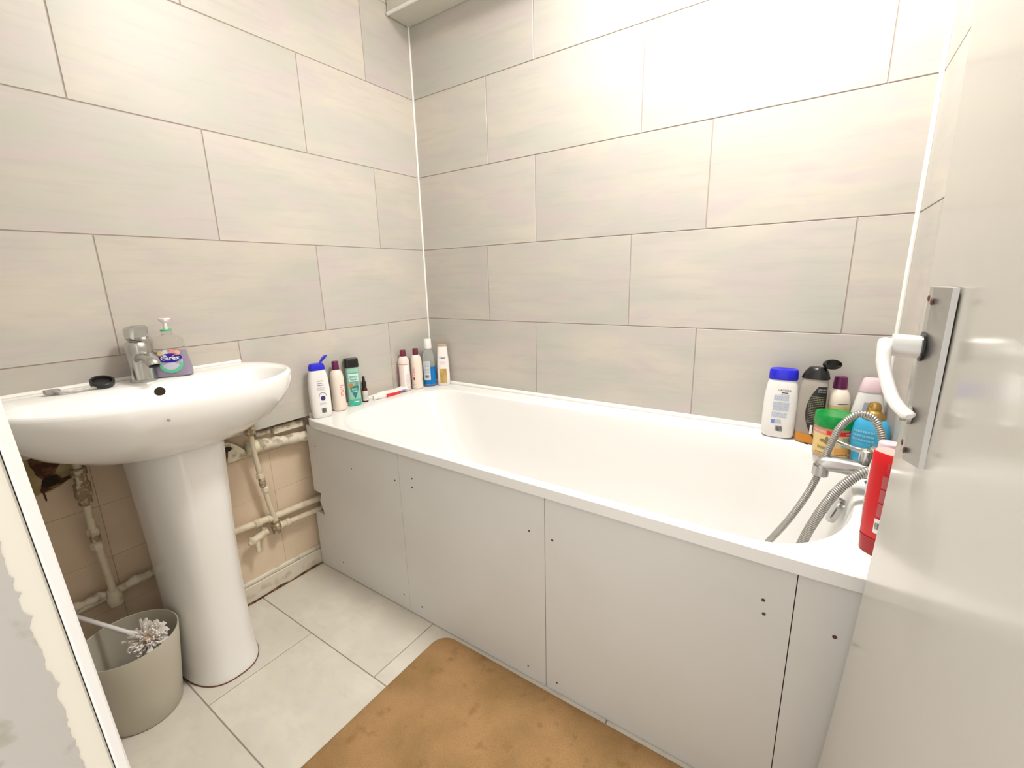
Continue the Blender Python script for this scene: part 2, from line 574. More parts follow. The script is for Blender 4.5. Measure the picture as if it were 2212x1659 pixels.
def bath_ring(xl, xr, yf, yb, z, nl=6, nr=6, mode='super', c=None, al=None, ar=None):
    """closed loop, counter-clockwise; different end shapes left and right"""
    cx = c if c is not None else (xl + xr) / 2
    cyy = (yf + yb) / 2
    out = []
    for i in range(NB):
        a = 2 * PI * i / NB
        co, si = math.cos(a), math.sin(a)
        if co >= 0:
            x0, ax, n = (xr - ar) if ar else cx, ar if ar else xr - cx, nr
        else:
            x0, ax, n = (xl + al) if al else cx, al if al else cx - xl, nl
        out.append((x0 + ax * math.copysign(abs(co) ** (2 / n), co), cyy + (yb - yf) / 2 * math.copysign(abs(si) ** (2 / n), si), z))
    return out


def resample(loop):
    """spread points evenly by polar position so loops of unlike shape still join neatly"""
    P = [Vector(p) for p in loop]
    n = len(P)
    d = [0]
    for i in range(n):
        d.append(d[-1] + (P[(i + 1) % n] - P[i]).length)
    out = []
    for k in range(n):
        t = d[-1] * k / n
        j = max(q for q in range(n) if d[q] <= t)
        f = (t - d[j]) / max(d[j + 1] - d[j], 1e-9)
        out.append(tuple(P[j].lerp(P[(j + 1) % n], f)))
    return out


OUT = lambda e, z: resample(bath_ring(0.001 + e, RX - 0.001 - e, -0.667 + e, -0.0015 - e, z, 26, 26, c=0.84))
INN = lambda l, r, f, b, z, nl=3.2, nr=2.25, al=0.22, ar=0.20: resample(bath_ring(0.10 + l, 1.617 - r, -0.636 + f, -0.088 - b, z, nl, nr, al=al, ar=ar))
BR = [OUT(0.004, -0.030), OUT(0.0, -0.028), OUT(0.0, -0.0022), OUT(0.0016, -0.0002), OUT(0.005, 0.0),
      INN(-0.012, -0.012, -0.008, -0.010, 0.0), INN(-0.004, -0.004, -0.003, -0.004, -0.0015), INN(0.003, 0.003, 0.002, 0.003, -0.006), INN(0.010, 0.006, 0.006, 0.006, -0.016),
      INN(0.05, 0.020, 0.016, 0.016, -0.08), INN(0.12, 0.040, 0.035, 0.035, -0.20), INN(0.20, 0.065, 0.055, 0.055, -0.30),
      INN(0.25, 0.09, 0.085, 0.085, -0.345), INN(0.31, 0.14, 0.12, 0.13, -0.365)]
rings = []
for rr in BR:
    rings.append([(x, y, zrim(x, y) + z if z > -0.1 else 0.612 + z) for x, y, z in rr])
V, Fc = loft_geo(rings, False, True)
V = list(V)
shell = mesh('tub_shell', V, [f[::-1] for f in Fc], M_ACRYL, bath, True, True, auto=28)
fix_normals(shell)
# overflow disc on the tap end
lathe_axis('overflow_cover', (1.592, -0.350, 0.556), (1.564, -0.350, 0.566), [(0.0, 0.030), (0.010, 0.031), (0.013, 0.029), (0.015, 0.020), (0.0155, 0.004)], M_CHROME, bath, 28, label='round chrome overflow cover')
# waste
lathe_axis('waste_outlet', (1.45, -0.335, 0.247), (1.45, -0.335, 0.26), [(0, 0.034), (0.003, 0.034), (0.005, 0.028), (0.004, 0.016)], M_CHROME, bath, 24)
for q, (x0, y0, x1, y1) in enumerate(((0.004, -0.006, RX - 0.004, -0.006), (0.004, -0.640, 0.004, -0.004))):
    path = [(x0 + (x1 - x0) * i / 16, y0 + (y1 - y0) * i / 16, zrim(x0 + (x1 - x0) * i / 16, y0 + (y1 - y0) * i / 16) + 0.005) for i in range(17)]
    tube('seal_strip', path, 0.0085, M_SEAL, bath, N=10)
tube('chip_mark', [(1.511, -0.080, zrim(1.51, -0.08) + 0.0006), (1.515, -0.084, zrim(1.51, -0.08) + 0.0012), (1.521, -0.083, zrim(1.51, -0.08) + 0.0006)], 0.0012, M_DARK, bath, N=6, label='small dark mark on the rim')

# bath panels
PY = -0.652


def panel(label, pts, holes):
    """pts: outline in x-z of a painted board, 12 mm thick"""
    n = len(pts)
    V = [(x, PY, z) for x, z in pts] + [(x, PY + 0.012, z) for x, z in pts]
    Fc = [tuple(range(n)), tuple(range(n, 2 * n))[::-1]] + [(i, (i + 1) % n, n + (i + 1) % n, n + i)[::-1] for i in range(n)]
    t = fix_normals(mesh('side_panel', V, Fc, M_PANEL, bath, world=True))
    if label:
        t['label'] = label
    for x, z, r in holes:
        lathe_axis('screw', (x, PY + 0.001, z), (x, PY - 0.01, z), [(0, r), (0.0016, r), (0.0022, r * 0.7), (0.0018, r * 0.3)], M_SCREW, t, 10)
    return t


panel('painted side panel notched around two pipes',
      [(-0.026, 0.003), (0.4765, 0.003), (0.4765, 0.580), (-0.010, 0.582), (-0.014, 0.3207), (0.030, 0.317), (0.0165, 0.281), (0.0386, 0.229), (-0.022, 0.2335)],
      [(0.2355, 0.465, 0.0028), (0.4555, 0.475, 0.0028), (0.118, 0.055, 0.0028), (0.449, 0.056, 0.0024), (0.032, 0.506, 0.002)])
panel(None,
      [(0.4775, 0.003), (1.0005, 0.001), (1.0005, 0.578), (0.4775, 0.580)],
      [(0.535, 0.5006, 0.0028), (0.532, 0.471, 0.003), (0.533, 0.044, 0.0028), (0.955, 0.459, 0.0028), (0.944, 0.037, 0.0024)])
panel(None,
      [(1.0022, 0.001), (1.5268, 0.001), (1.5268, 0.576), (1.0022, 0.578)],
      [(1.0226, 0.455, 0.0032), (1.0346, 0.032, 0.0024), (1.479, 0.482, 0.0034), (1.4825, 0.453, 0.0034)])
panel(None,
      [(1.5285, 0.001), (RX - 0.003, 0.001), (RX - 0.003, 0.576), (1.5285, 0.576)],
      [(1.5925, 0.4555, 0.0038)])
# backing batten seen through the joints
bt = box('support_frame', -0.02, RX - 0.004, PY + 0.013, PY + 0.03, 0.0, 0.570, M_GAP, bath)
# cut the frame back from the wall so the notch shows the dark void
for v in bt.data.vertices:
    wx = (MW[bath.name] @ v.co).x
    if wx < 0.5:
        v.co.x += 0.12

# ------------------------------------------------------------------ WASHBASIN
YC = -1.125
basin = thing('washbasin', 'white ceramic washbasin on a pedestal against the tiled wall', 'washbasin', (0.0, YC, 0.60))
NBS = 96


def bloop(sc, xc, fr, bw, bk, clampx, z, dy=0.0, n=2.15, bl=None):
    """D-shaped plan: front half superellipse, back half clamped flat"""
    out = []
    for i in range(NBS):
        a = 2 * PI * i / NBS
        co, si = math.cos(a), math.sin(a)
        nn = n if co >= 0 else 2.2
        ax = fr if co >= 0 else bk
        wv = bw if si >= 0 else (bl if bl else bw)
        x = xc + ax * sc * math.copysign(abs(co) ** (2 / nn), co)
        y = YC + dy + wv * sc * math.copysign(abs(si) ** (2 / nn), si)
        out.append((max(x, clampx), y, z))
    return out


LB = 0.292 / 0.330
bsec = [(0.20, 0.105, 0.660, 0.03), (0.30, 0.115, 0.668, 0.03), (0.42, 0.12, 0.680, 0.025), (0.62, 0.13, 0.702, 0.015), (0.80, 0.138, 0.735, 0.005), (0.915, 0.141, 0.770, 0.0), (0.975, 0.142, 0.800, 0.0), (1.0, 0.142, 0.826, 0.0), (1.0, 0.142, 0.840, 0.0), (0.993, 0.142, 0.8475, 0.0)]
rings = [bloop(s, xc, 0.246, 0.330, 0.25, 0.0015, z, dy=dy, bl=0.330 * LB) for s, xc, z, dy in bsec]
rings.append(bloop(0.975, 0.142, 0.246, 0.330, 0.25, 0.004, 0.8505, bl=0.330 * LB))
rings.append(bloop(0.955, 0.146, 0.246, 0.330, 0.25, 0.012, 0.8500, bl=0.330 * LB))
isec = [(1.0, 0.8485, 0.112), (0.985, 0.844, 0.120), (0.965, 0.832, 0.126), (0.93, 0.812, 0.134), (0.86, 0.785, 0.150), (0.72, 0.752, 0.17), (0.48, 0.728, 0.19), (0.18, 0.718, 0.2)]
for s, z, cl in isec:
    rings.append(bloop(s, 0.205, 0.164, 0.300, 0.155, cl, z, n=2.3, bl=0.262))
V, Fc = loft_geo(rings, True, True)
bs = mesh('basin_bowl', V, Fc, M_WHITE, basin, True, True, auto=60)
fix_normals(bs)
lathe_axis('overflow_hole', (0.1275, -1.106, 0.8275), (0.14, -1.106, 0.8275), [(0, 0.0115), (0.004, 0.0115), (0.0045, 0.010)], M_DARK, basin, 20, label='dark overflow hole')
lathe_axis('waste_outlet', (0.22, YC, 0.716), (0.22, YC, 0.73), [(0, 0.03), (0.004, 0.03), (0.006, 0.024), (0.005, 0.012)], M_CHROME, basin, 20)
tube('upstand_seal', [(0.002, -1.40, 0.852), (0.002, -1.1, 0.853), (0.002, -0.845, 0.853)], 0.006, M_SEAL, basin, N=8)
lathe_axis('chip_mark', (0.386, -1.178, 0.812), (0.3905, -1.1785, 0.812), [(0, 0.003), (0.003, 0.003), (0.0035, 0.002)], mat('chip_grey', (0.35, 0.32, 0.3), 0.7), basin, 8, label='small grey chip on the basin front')

# pedestal
ped = thing('basin_pedestal', 'white ceramic pedestal column under the washbasin', 'pedestal', (0.10, -1.095, 0.0))
rings = []
for z, hw, fx in ((0.0, 0.094, 0.248), (0.012, 0.0945, 0.2485), (0.022, 0.092, 0.246), (0.10, 0.089, 0.241), (0.25, 0.0885, 0.240), (0.40, 0.091, 0.243), (0.52, 0.096, 0.250), (0.62, 0.100, 0.256), (0.675, 0.103, 0.262), (0.70, 0.100, 0.25)):
    out = []
    for i in range(64):
        a = 2 * PI * i / 64
        co, si = math.cos(a), math.sin(a)
        ax = (fx - 0.09) if co >= 0 else 0.13
        out.append((max(0.09 + ax * math.copysign(abs(co) ** (2 / 2.3), co), 0.012), -1.095 + hw * math.copysign(abs(si) ** (2 / 2.6), si), z))
    rings.append(out)
loft('column', rings, M_WHITE, ped, world=True, auto=60)
tube('floor_sealant', [Vector((x, y, 0.0015)) for x, y, z in rings[0][-22:] + rings[0][:22]], 0.0022, M_GAP, ped, N=6, label='dirty brown sealant line at the floor')

# ------------------------------------------------------------------ PIPES, SKIRTING on the lower left wall
sk = struct(box('baseboard_left', -0.047, -0.029, -1.56, -0.640, 0.0, 0.062, M_SKIRT, bev=0.002))
box('baseboard_moulding', -0.047, -0.033, -1.56, -0.640, 0.062, 0.078, M_SKIRT, sk, bev=0.004)
tube('floor_joint', [(-0.027, -1.56 + i * 0.046, 0.002 + 0.003 * math.sin(i * 2.1)) for i in range(21)], lambda i: 0.004 + 0.0016 * math.sin(i * 3.3), M_RUST, sk, N=6, label='crumbling brown filler along the floor')

WX = -0.044


def pipe_fit(parent, p0, p1, prof, ma, label=None, name='fitting', N=14):
    return lathe_axis(name, p0, p1, prof, ma, parent, N, label=label)


hp = thing('horizontal_pipe', 'cream painted upper horizontal pipe along the wall behind the pedestal', 'pipe', (-0.016, -0.9, 0.285))
tube('pipe_run', [(-0.016, -0.62, 0.2775), (-0.016, -0.80, 0.285), (-0.016, -0.94, 0.293), (-0.016, -1.15, 0.282), (-0.018, -1.33, 0.268), (-0.018, -1.5, 0.260)], 0.0115, M_PIPE, hp, N=12)
for y, z in ((-0.868, 0.289), (-0.822, 0.286)):
    pipe_fit(hp, (-0.016, y - 0.012, z), (-0.016, y + 0.012, z), [(0, 0.0125), (0.002, 0.0145), (0.022, 0.0145), (0.024, 0.0125)], M_PIPE)
for y in (-1.16, -1.21, -1.30, -1.345):
    tube('paint_lump', [(-0.014, y - 0.022, 0.279), (-0.013, y, 0.283), (-0.014, y + 0.022, 0.279)], lambda i: (0.008, 0.0165, 0.009)[i], M_LAG, hp, N=9)

hp2 = thing('horizontal_pipe', 'cream painted lower horizontal pipe ending in an elbow under the basin', 'pipe', (-0.012, -0.75, 0.24))
tube('pipe_run', [(-0.012, -0.62, 0.2365), (-0.012, -0.70, 0.240), (-0.012, -0.792, 0.2445)], 0.0095, M_PIPE, hp2, N=12)
pipe_fit(hp2, (-0.012, -0.80, 0.245), (-0.012, -0.762, 0.243), [(0, 0.010), (0.001, 0.014), (0.010, 0.014), (0.012, 0.011), (0.022, 0.011), (0.024, 0.0145), (0.036, 0.0145), (0.038, 0.010)], M_PIPE)
pipe_fit(hp2, (-0.012, -0.812, 0.222), (-0.012, -0.812, 0.275), [(0, 0.009), (0.002, 0.013), (0.014, 0.014), (0.018, 0.016), (0.034, 0.016), (0.038, 0.013), (0.050, 0.013), (0.053, 0.010)], M_BRASS, 'worn brass tee fitting')
# drain cock to the left of the elbow
dc = thing('drain_cock', 'cream painted drain cock with a stubby spout beside the pedestal', 'valve', (-0.008, -0.885, 0.235))
tube('valve_body', [(-0.008, -0.845, 0.2475), (-0.006, -0.872, 0.243), (-0.002, -0.900, 0.239)], lambda i: (0.011, 0.0125, 0.012)[i], M_PIPE, dc, N=12)
pipe_fit(dc, (-0.002, -0.897, 0.240), (0.001, -0.912, 0.236), [(0, 0.015), (0.006, 0.016), (0.012, 0.010), (0.018, 0.007)], M_PIPE)
tube('spout', [(-0.004, -0.884, 0.240), (0.001, -0.887, 0.222), (0.003, -0.889, 0.196)], lambda i: (0.0085, 0.0075, 0.007)[i], M_PIPE, dc, N=10)
pipe_fit(dc, (-0.0442, -0.848, 0.250), (-0.012, -0.848, 0.250), [(0, 0.017), (0.004, 0.017), (0.008, 0.010), (0.03, 0.009)], M_PIPE, name='wall_clip')

vp = thing('supply_pipe', 'cream painted vertical supply pipe rising to the basin beside the bath', 'pipe', (-0.005, -0.835, 0.25))
tube('pipe_run', [(-0.008, -0.812, 0.272), (-0.006, -0.825, 0.34), (-0.002, -0.842, 0.46), (0.004, -0.852, 0.56), (0.008, -0.854, 0.652)], 0.0082, M_PIPE, vp, N=12)
for y, z, lab in ((-0.8335, 0.405, None), (-0.8370, 0.432, 'tarnished isolating valve'), (-0.8415, 0.457, None)):
    if lab:
        pipe_fit(vp, (-0.003, y, z - 0.017), (-0.002, y - 0.002, z + 0.017), [(0, 0.0095), (0.002, 0.0105), (0.032, 0.0105), (0.034, 0.0095)], M_BRASS, lab, 'isolating_valve')
        pipe_fit(vp, (0.006, y, z), (0.012, y, z), [(0, 0.004), (0.004, 0.004), (0.005, 0.003)], M_BRASS, None, 'valve_slot', 8)
    else:
        pipe_fit(vp, (-0.003, y, z - 0.009), (-0.003, y, z + 0.009), [(0, 0.0095), (0.001, 0.0135), (0.015, 0.0135), (0.018, 0.0095)], M_PIPE, N=6)
pipe_fit(vp, (0.006, -0.8535, 0.608), (0.008, -0.8545, 0.655), [(0, 0.011), (0.004, 0.0165), (0.022, 0.0165), (0.026, 0.012), (0.030, 0.015), (0.045, 0.015)], M_BRASS, 'tarnished brass nut', N=8)

lp = thing('supply_pipe', 'cream painted vertical pipe behind the waste bin with corroded valve', 'pipe', (0.0, -1.273, 0.25))
tube('pipe_run', [(-0.004, -1.262, 0.262), (-0.002, -1.266, 0.36), (0.004, -1.272, 0.47), (0.012, -1.272, 0.58), (0.018, -1.271, 0.70)], 0.0085, M_PIPE, lp, N=12)
pipe_fit(lp, (0.009, -1.272, 0.550), (0.017, -1.271, 0.655), [(0, 0.010), (0.004, 0.014), (0.020, 0.014), (0.026, 0.0175), (0.060, 0.0175), (0.066, 0.013), (0.082, 0.013), (0.086, 0.016), (0.104, 0.016)], M_BRASS, 'corroded dark brass valve', 'isolating_valve', 8)
for z in (0.432, 0.474):
    pipe_fit(lp, (0.001, -1.270, z - 0.010), (0.003, -1.271, z + 0.010), [(0, 0.010), (0.001, 0.0145), (0.017, 0.0145), (0.020, 0.010)], M_PIPE, N=6)
pipe_fit(lp, (0.001, -1.2705, 0.442), (0.002, -1.2705, 0.464), [(0, 0.011), (0.022, 0.011)], M_BRASS)
pipe_fit(lp, (-0.006, -1.262, 0.240), (-0.003, -1.264, 0.292), [(0, 0.008), (0.004, 0.0165), (0.020, 0.0185), (0.034, 0.016), (0.038, 0.0135), (0.050, 0.0125)], M_PIPE, name='elbow')

wp = thing('waste_pipe', 'thick wall pipe with flaking paint just below the tiles beside the bath', 'pipe', (-0.02, -0.75, 0.55))
random.seed(11)
pth = [(-0.016, -0.60 - 0.0125 * i, 0.534 + 0.0013 * i) for i in range(21)]
lag_r = [0.0185 + random.uniform(-0.002, 0.0022) for _ in range(21)]
lag_r[-4:] = [0.0205, 0.0215, 0.0215, 0.0205]
tube('pipe_run', pth, lambda i: lag_r[i], M_LAG, wp, N=14)
pipe_fit(wp, (-0.016, -0.862, 0.5605), (-0.016, -0.81, 0.5555), [(0, 0.019), (0.002, 0.023), (0.030, 0.023), (0.034, 0.020), (0.05, 0.020)], mat('cream_plastic_coupler', (0.80, 0.76, 0.55), 0.4), 'clean cream coupler')

# rough plaster patch and ledge under the tiles
pp = thing('plaster_patch', 'rough plaster lump around the pipes under the washbasin', 'plaster', (-0.04, -0.90, 0.57))
random.seed(5)
outl = [(-0.855, 0.530), (-0.90, 0.520), (-0.96, 0.515), (-1.00, 0.52), (-1.01, 0.60), (-0.95, 0.612), (-0.905, 0.600), (-0.880, 0.578), (-0.858, 0.553)]
n = len(outl)
V = [(-0.0436, y, z) for y, z in outl] + [(-0.020, -0.93 + (y + 0.93) * 0.86, 0.565 + (z - 0.565) * 0.82) for y, z in outl]
Fc = [tuple(range(n, 2 * n))] + [(i, (i + 1) % n, n + (i + 1) % n, n + i) for i in range(n)]
fix_normals(mesh('patch', V, Fc, M_LAG, pp, world=True))
ho = [(-0.0196 + 0.0006, -0.922 + 0.016 * math.cos(a) + random.uniform(-.002, .002), 0.574 + 0.009 * math.sin(a) + random.uniform(-.001, .001)) for a in [2 * PI * i / 16 for i in range(16)]]
hb = [(-0.030, y, z) for x, y, z in ho]
V, Fc = loft_geo([hb, ho], True, True)
fix_normals(mesh('hole', V, Fc, M_DARK, pp, world=True, label='dark ragged hole in the plaster'))
st_ = [(-0.0192, -0.930, 0.568), (-0.0192, -0.918, 0.566), (-0.0192, -0.921, 0.550), (-0.0192, -0.926, 0.530), (-0.0192, -0.931, 0.545)]
V = st_ + [(x - 0.004, y, z) for x, y, z in st_]
mesh('rust_streak', V, [(0, 1, 2, 3, 4), (9, 8, 7, 6, 5)] + [(i, 5 + i, 5 + (i + 1) % 5, (i + 1) % 5) for i in range(5)], M_RUST, pp, world=True, label='brown rust streak')
lg = thing('brick_ledge', 'cream painted brick stub between the tiles and the flaking pipe', 'brick', (-0.03, -0.70, 0.59))
box('brick', -0.0434, -0.018, -0.765, -0.655, 0.577, 0.604, M_LAG, lg, bev=0.003)
box('brick', -0.0434, -0.026, -0.822, -0.770, 0.583, 0.600, M_LAG, lg, bev=0.004)
# corroded recess at the far left under the basin
rc = thing('wall_recess', 'dark rusty broken hole in the wall under the left end of the basin', 'hole', (-0.04, -1.32, 0.63))
random.seed(9)
def ragged(name, P, ma, x, dx, jit, parent, sub=4, **kw):
    # a broken-edged flat patch of plaster or stain standing slightly off the wall
    out = []
    for i in range(len(P)):
        a_, b_ = P[i], P[(i + 1) % len(P)]
        for k in range(sub):
            t = k / sub
            out.append((x, a_[0] + (b_[0] - a_[0]) * t + random.uniform(-jit, jit), a_[1] + (b_[1] - a_[1]) * t + random.uniform(-jit, jit)))
    V, Fc = loft_geo([[(x - dx, y, z) for x, y, z in out], out], True, True)
    return fix_normals(mesh(name, V, Fc, ma, parent, world=True, **kw))


ragged('broken_plaster', [(-1.395, 0.72), (-1.270, 0.72), (-1.262, 0.625), (-1.275, 0.615), (-1.325, 0.592), (-1.365, 0.60), (-1.385, 0.65)], mat('yellowed_plaster', (0.40, 0.32, 0.15), 0.9, noise=((30, 30, 30), (0.55, 0.45, 0.27), 0.45, 0.65)), -0.0428, 0.002, 0.003, rc)
ragged('rust_patch', [(-1.345, 0.70), (-1.292, 0.70), (-1.293, 0.655), (-1.305, 0.640), (-1.294, 0.622), (-1.268, 0.626), (-1.265, 0.619), (-1.300, 0.607), (-1.331, 0.594), (-1.337, 0.604), (-1.326, 0.625), (-1.338, 0.645)], M_RUST, -0.0418, 0.002, 0.0018, rc)
ragged('dark_core', [(-1.326, 0.636), (-1.302, 0.634), (-1.300, 0.614), (-1.322, 0.606), (-1.332, 0.612)], M_DARK, -0.0408, 0.002, 0.002, rc)
ragged('crack', [(-1.334, 0.600), (-1.330, 0.600), (-1.329, 0.575), (-1.332, 0.572)], M_RUST, -0.0420, 0.002, 0.0006, rc)

# ------------------------------------------------------------------ DOOR
door = struct(thing('door_1', 'cream gloss door standing open at the right', 'door', (1.62, -0.70, 1.0)))
del door['category']


def door_x(z):
    # leaf is bowed in shape to follow the lens bending its straight edge
    t = z - 1.12
    return 1.6235 - (0.036 * t * t if t < 0 else 0.075 * t * t)


NZ = 24
sect = [(0.0, -0.703), (0.003, -0.700), (0.033, -0.700), (0.036, -0.703), (0.036, -1.44), (0.0, -1.44)]
V, Fc = loft_geo([[(door_x(0.014 + 1.986 * i / NZ) + dx, y, 0.014 + 1.986 * i / NZ) for dx, y in sect] for i in range(NZ + 1)], True, True)
dl = mesh('door_leaf', V, Fc, M_DOOR, door, smooth=True, world=True, auto=20)
fix_normals(dl)
# handle plate with raised centre
prof = [(-0.838, 1.6215), (-0.8385, 1.609), (-0.842, 1.6055), (-0.8625, 1.6055), (-0.8645, 1.6066), (-0.8865, 1.6165), (-0.8875, 1.6215)]
V, Fc = loft_geo([[(x, y, z) for y, x in prof] for z in (0.872, 0.8735, 1.0655, 1.067)], True, True)
hpz = mesh('handle_plate', V, Fc, M_SATIN, door, world=True)
fix_normals(hpz)
hpz['label'] = 'brushed metal handle plate'
for y, z in ((-0.848, 1.055), (-0.866, 1.052), (-0.848, 0.888), (-0.866, 0.884)):
    lathe_axis('screw', (1.606, y, z), (1.60, y, z), [(0, 0.0036), (0.0012, 0.0036), (0.0018, 0.002)], M_SCREW, hpz, 10)
lathe_axis('thumb_turn', (1.606, -0.862, 0.925), (1.59, -0.862, 0.925), [(0, 0.0105), (0.003, 0.0105), (0.004, 0.0075), (0.010, 0.0075), (0.011, 0.006)], M_SATIN, hpz, 16)
lathe_axis('lever_collar', (1.606, -0.858, 1.003), (1.59, -0.858, 1.003), [(0, 0.0165), (0.002, 0.0165), (0.0025, 0.0135)], M_BLACK, door, 24, label='black collar ring')
rings = sweep_rings(catmull([(1.604, -0.858, 1.002), (1.590, -0.858, 1.003), (1.579, -0.858, 1.0035)], 4), 0.0125, 16)
hl = loft('lever_handle', rings, M_LEVER, door, world=True)
hl['label'] = 'white metal lever handle curving down'
lv = catmull([(1.577, -0.846, 1.005), (1.5735, -0.858, 1.007), (1.5725, -0.872, 1.000), (1.5725, -0.889, 0.984), (1.5775, -0.922, 0.963), (1.5825, -0.945, 0.954), (1.590, -0.966, 0.949)], 6)
rr_ = lambda i: 0.0068 * (0.55 if i == 0 else 0.8 if i == 1 else 1.0) * (1.0 if i < 18 else 0.92) * (0.6 if i == len(lv) - 1 else 1)
loft('lever_grip', sweep_rings(lv, rr_, 14, 0.62), M_LEVER, hl, world=True)

# ------------------------------------------------------------------ BATH MAT
mt = thing('bath_mat', 'brown stained bath mat on the floor along the bath', 'mat', (1.05, -0.95, 0.0))
L_ = []
x0, x1, y0, y1 = 0.636, 1.560, -1.27, -0.668
rad_ = 0.05
for cx, cy, a0 in ((x1 - rad_, y1 - rad_, 0), (x0 + rad_, y1 - rad_, 90), (x0 + rad_, y0 + rad_, 180), (x1 - rad_, y0 + rad_, 270)):
    for k in range(9):
        a = math.radians(a0 + k * 11.25)
        L_.append((cx + rad_ * math.cos(a), cy + rad_ * math.sin(a)))
cxm, cym = (x0 + x1) / 2, (y0 + y1) / 2


def mring(e, z):
    return [(cxm + (x - cxm) * (1 - e / 0.46), cym + (y - cym) * (1 - e / 0.30), z) for x, y in L_]


loft('pile_top', [mring(0.001, 0.0005), mring(0, 0.003), mring(0.001, 0.007), mring(0.005, 0.009), mring(0.02, 0.0095)], M_MAT, mt, world=True, auto=70)
random.seed(21)

# ------------------------------------------------------------------ BIN AND BRUSH
bin_ = thing('waste_bin', 'small round grey plastic waste bin beside the pedestal', 'bin', (0.143, -1.283, 0.0))


def binring(z, dr=0.0):
    t = z / 0.237
    return ring(0.143 + 0.026 * t, -1.283 - 0.004 * t, z, 0.080 + 0.022 * t + dr, 0.080 + 0.022 * t + dr, 2, 48)


loft('bin_body', [binring(0.0, -0.003), binring(0.004), binring(0.08), binring(0.16), binring(0.234), binring(0.2375, -0.001), binring(0.2365, -0.003), binring(0.16, -0.003), binring(0.08, -0.003), binring(0.008, -0.003)], M_BIN, bin_, world=True, auto=50)

br = thing('toilet_brush', 'white toilet brush with splayed bristles lying head down in the bin', 'brush', (0.165, -1.275, 0.19))
hd, he = Vector((0.168, -1.262, 0.222)), Vector((0.045, -1.352, 0.292))
tube('handle', catmull([hd, hd.lerp(he, 0.3), hd.lerp(he, 0.7), he + (he - hd) * 0.3], 4), lambda i: 0.0052 if i > 2 else 0.008, M_WPLAS, br, N=10)
ax = (hd - he).normalized()
up_ = ax.cross(Vector((0, 0, 1))).normalized()
u2 = ax.cross(up_)
V, Fc = [], []
random.seed(4)
core = hd + ax * 0.022
for k in range(330):
    th = random.uniform(0, 2 * PI)
    ph = math.acos(random.uniform(-0.75, 1.0))
    d = (ax * math.cos(ph) + math.sin(ph) * (math.cos(th) * up_ + math.sin(th) * u2)).normalized()
    c0 = core + ax * random.uniform(-0.018, 0.006) + d * 0.008
    ln = random.uniform(0.026, 0.037)
    c1 = c0 + d * ln
    s1 = d.cross(Vector((0.3, 0.5, 0.8))).normalized()
    s2 = d.cross(s1)
    i0 = len(V)
    for c, rr in ((c0, 0.0011), (c1, 0.0030)):
        for q in range(3):
            V.append(c + rr * (math.cos(q * 2.09) * s1 + math.sin(q * 2.09) * s2))
    Fc += [(i0, i0 + 1, i0 + 4, i0 + 3), (i0 + 1, i0 + 2, i0 + 5, i0 + 4), (i0 + 2, i0, i0 + 3, i0 + 5), (i0 + 3, i0 + 4, i0 + 5)]
bz = mesh('bristles', V, Fc, M_BRUSH, br, world=True)
bz['kind'] = 'stuff'
loft('brush_core', [ring(0, 0, 0, 0.001, 0.001, 2, 12)] + [ring(0, 0, 0.045 * (1 - math.cos(PI * k / 8)) / 2, 0.017 * math.sin(PI * k / 8) + 0.001, 0.017 * math.sin(PI * k / 8) + 0.001, 2, 12) for k in range(1, 9)], mat('brush_core_stain', (0.55, 0.33, 0.17), 0.7), br, world=False)
cr_o = [o for o in br.children if o.name.startswith('brush_core')][0]
q_ = Vector((0, 0, 1)).rotation_difference(ax)
base_ = MW[br.name].inverted() @ (hd)
for v in cr_o.data.vertices:
    v.co = q_ @ v.co + base_
pap = thing('crumpled_tissue', 'crumpled white tissue inside the grey waste bin', 'tissue', (0.18, -1.30, 0.10))
random.seed(14)
rings = []
for k in range(1, 8):
    ph = PI * k / 8
    rings.append([(0.175 + 0.060 * math.sin(ph) * math.cos(a) * random.uniform(0.8, 1.1), -1.30 + 0.055 * math.sin(ph) * math.sin(a) * random.uniform(0.8, 1.1), 0.115 - 0.04 * math.cos(ph) * random.uniform(0.8, 1.1)) for a in [2 * PI * i / 14 for i in range(14)]])
loft('paper', rings, mat('tissue_paper', (0.82, 0.78, 0.72), 0.9), pap, world=True, smooth=False)

# ------------------------------------------------------------------ TEXT AND LABEL HELPERS
_txt = {}


def text_geo(s, bold=False):
    """flat letters as vertices and faces, one unit high, centred"""
    if s in _txt:
        return _txt[s]
    cu = bpy.data.curves.new('lettering_curve', 'FONT')
    cu.body = s
    cu.size = 1.0
    cu.align_x = 'CENTER'
    cu.align_y = 'CENTER'
    cu.resolution_u = 2
    if bold:
        cu.offset = 0.018
    o = bpy.data.objects.new('lettering_curve', cu)
    COL.objects.link(o)
    bpy.context.view_layer.update()
    dg = bpy.context.evaluated_depsgraph_get()
    me = o.evaluated_get(dg).to_mesh()
    V = [(v.co.x, v.co.y) for v in me.vertices]
    Fc = [tuple(p.vertices) for p in me.polygons]
    o.evaluated_get(dg).to_mesh_clear()
    bpy.data.objects.remove(o)
    bpy.data.curves.remove(cu)
    _txt[s] = (V, Fc)
    return V, Fc


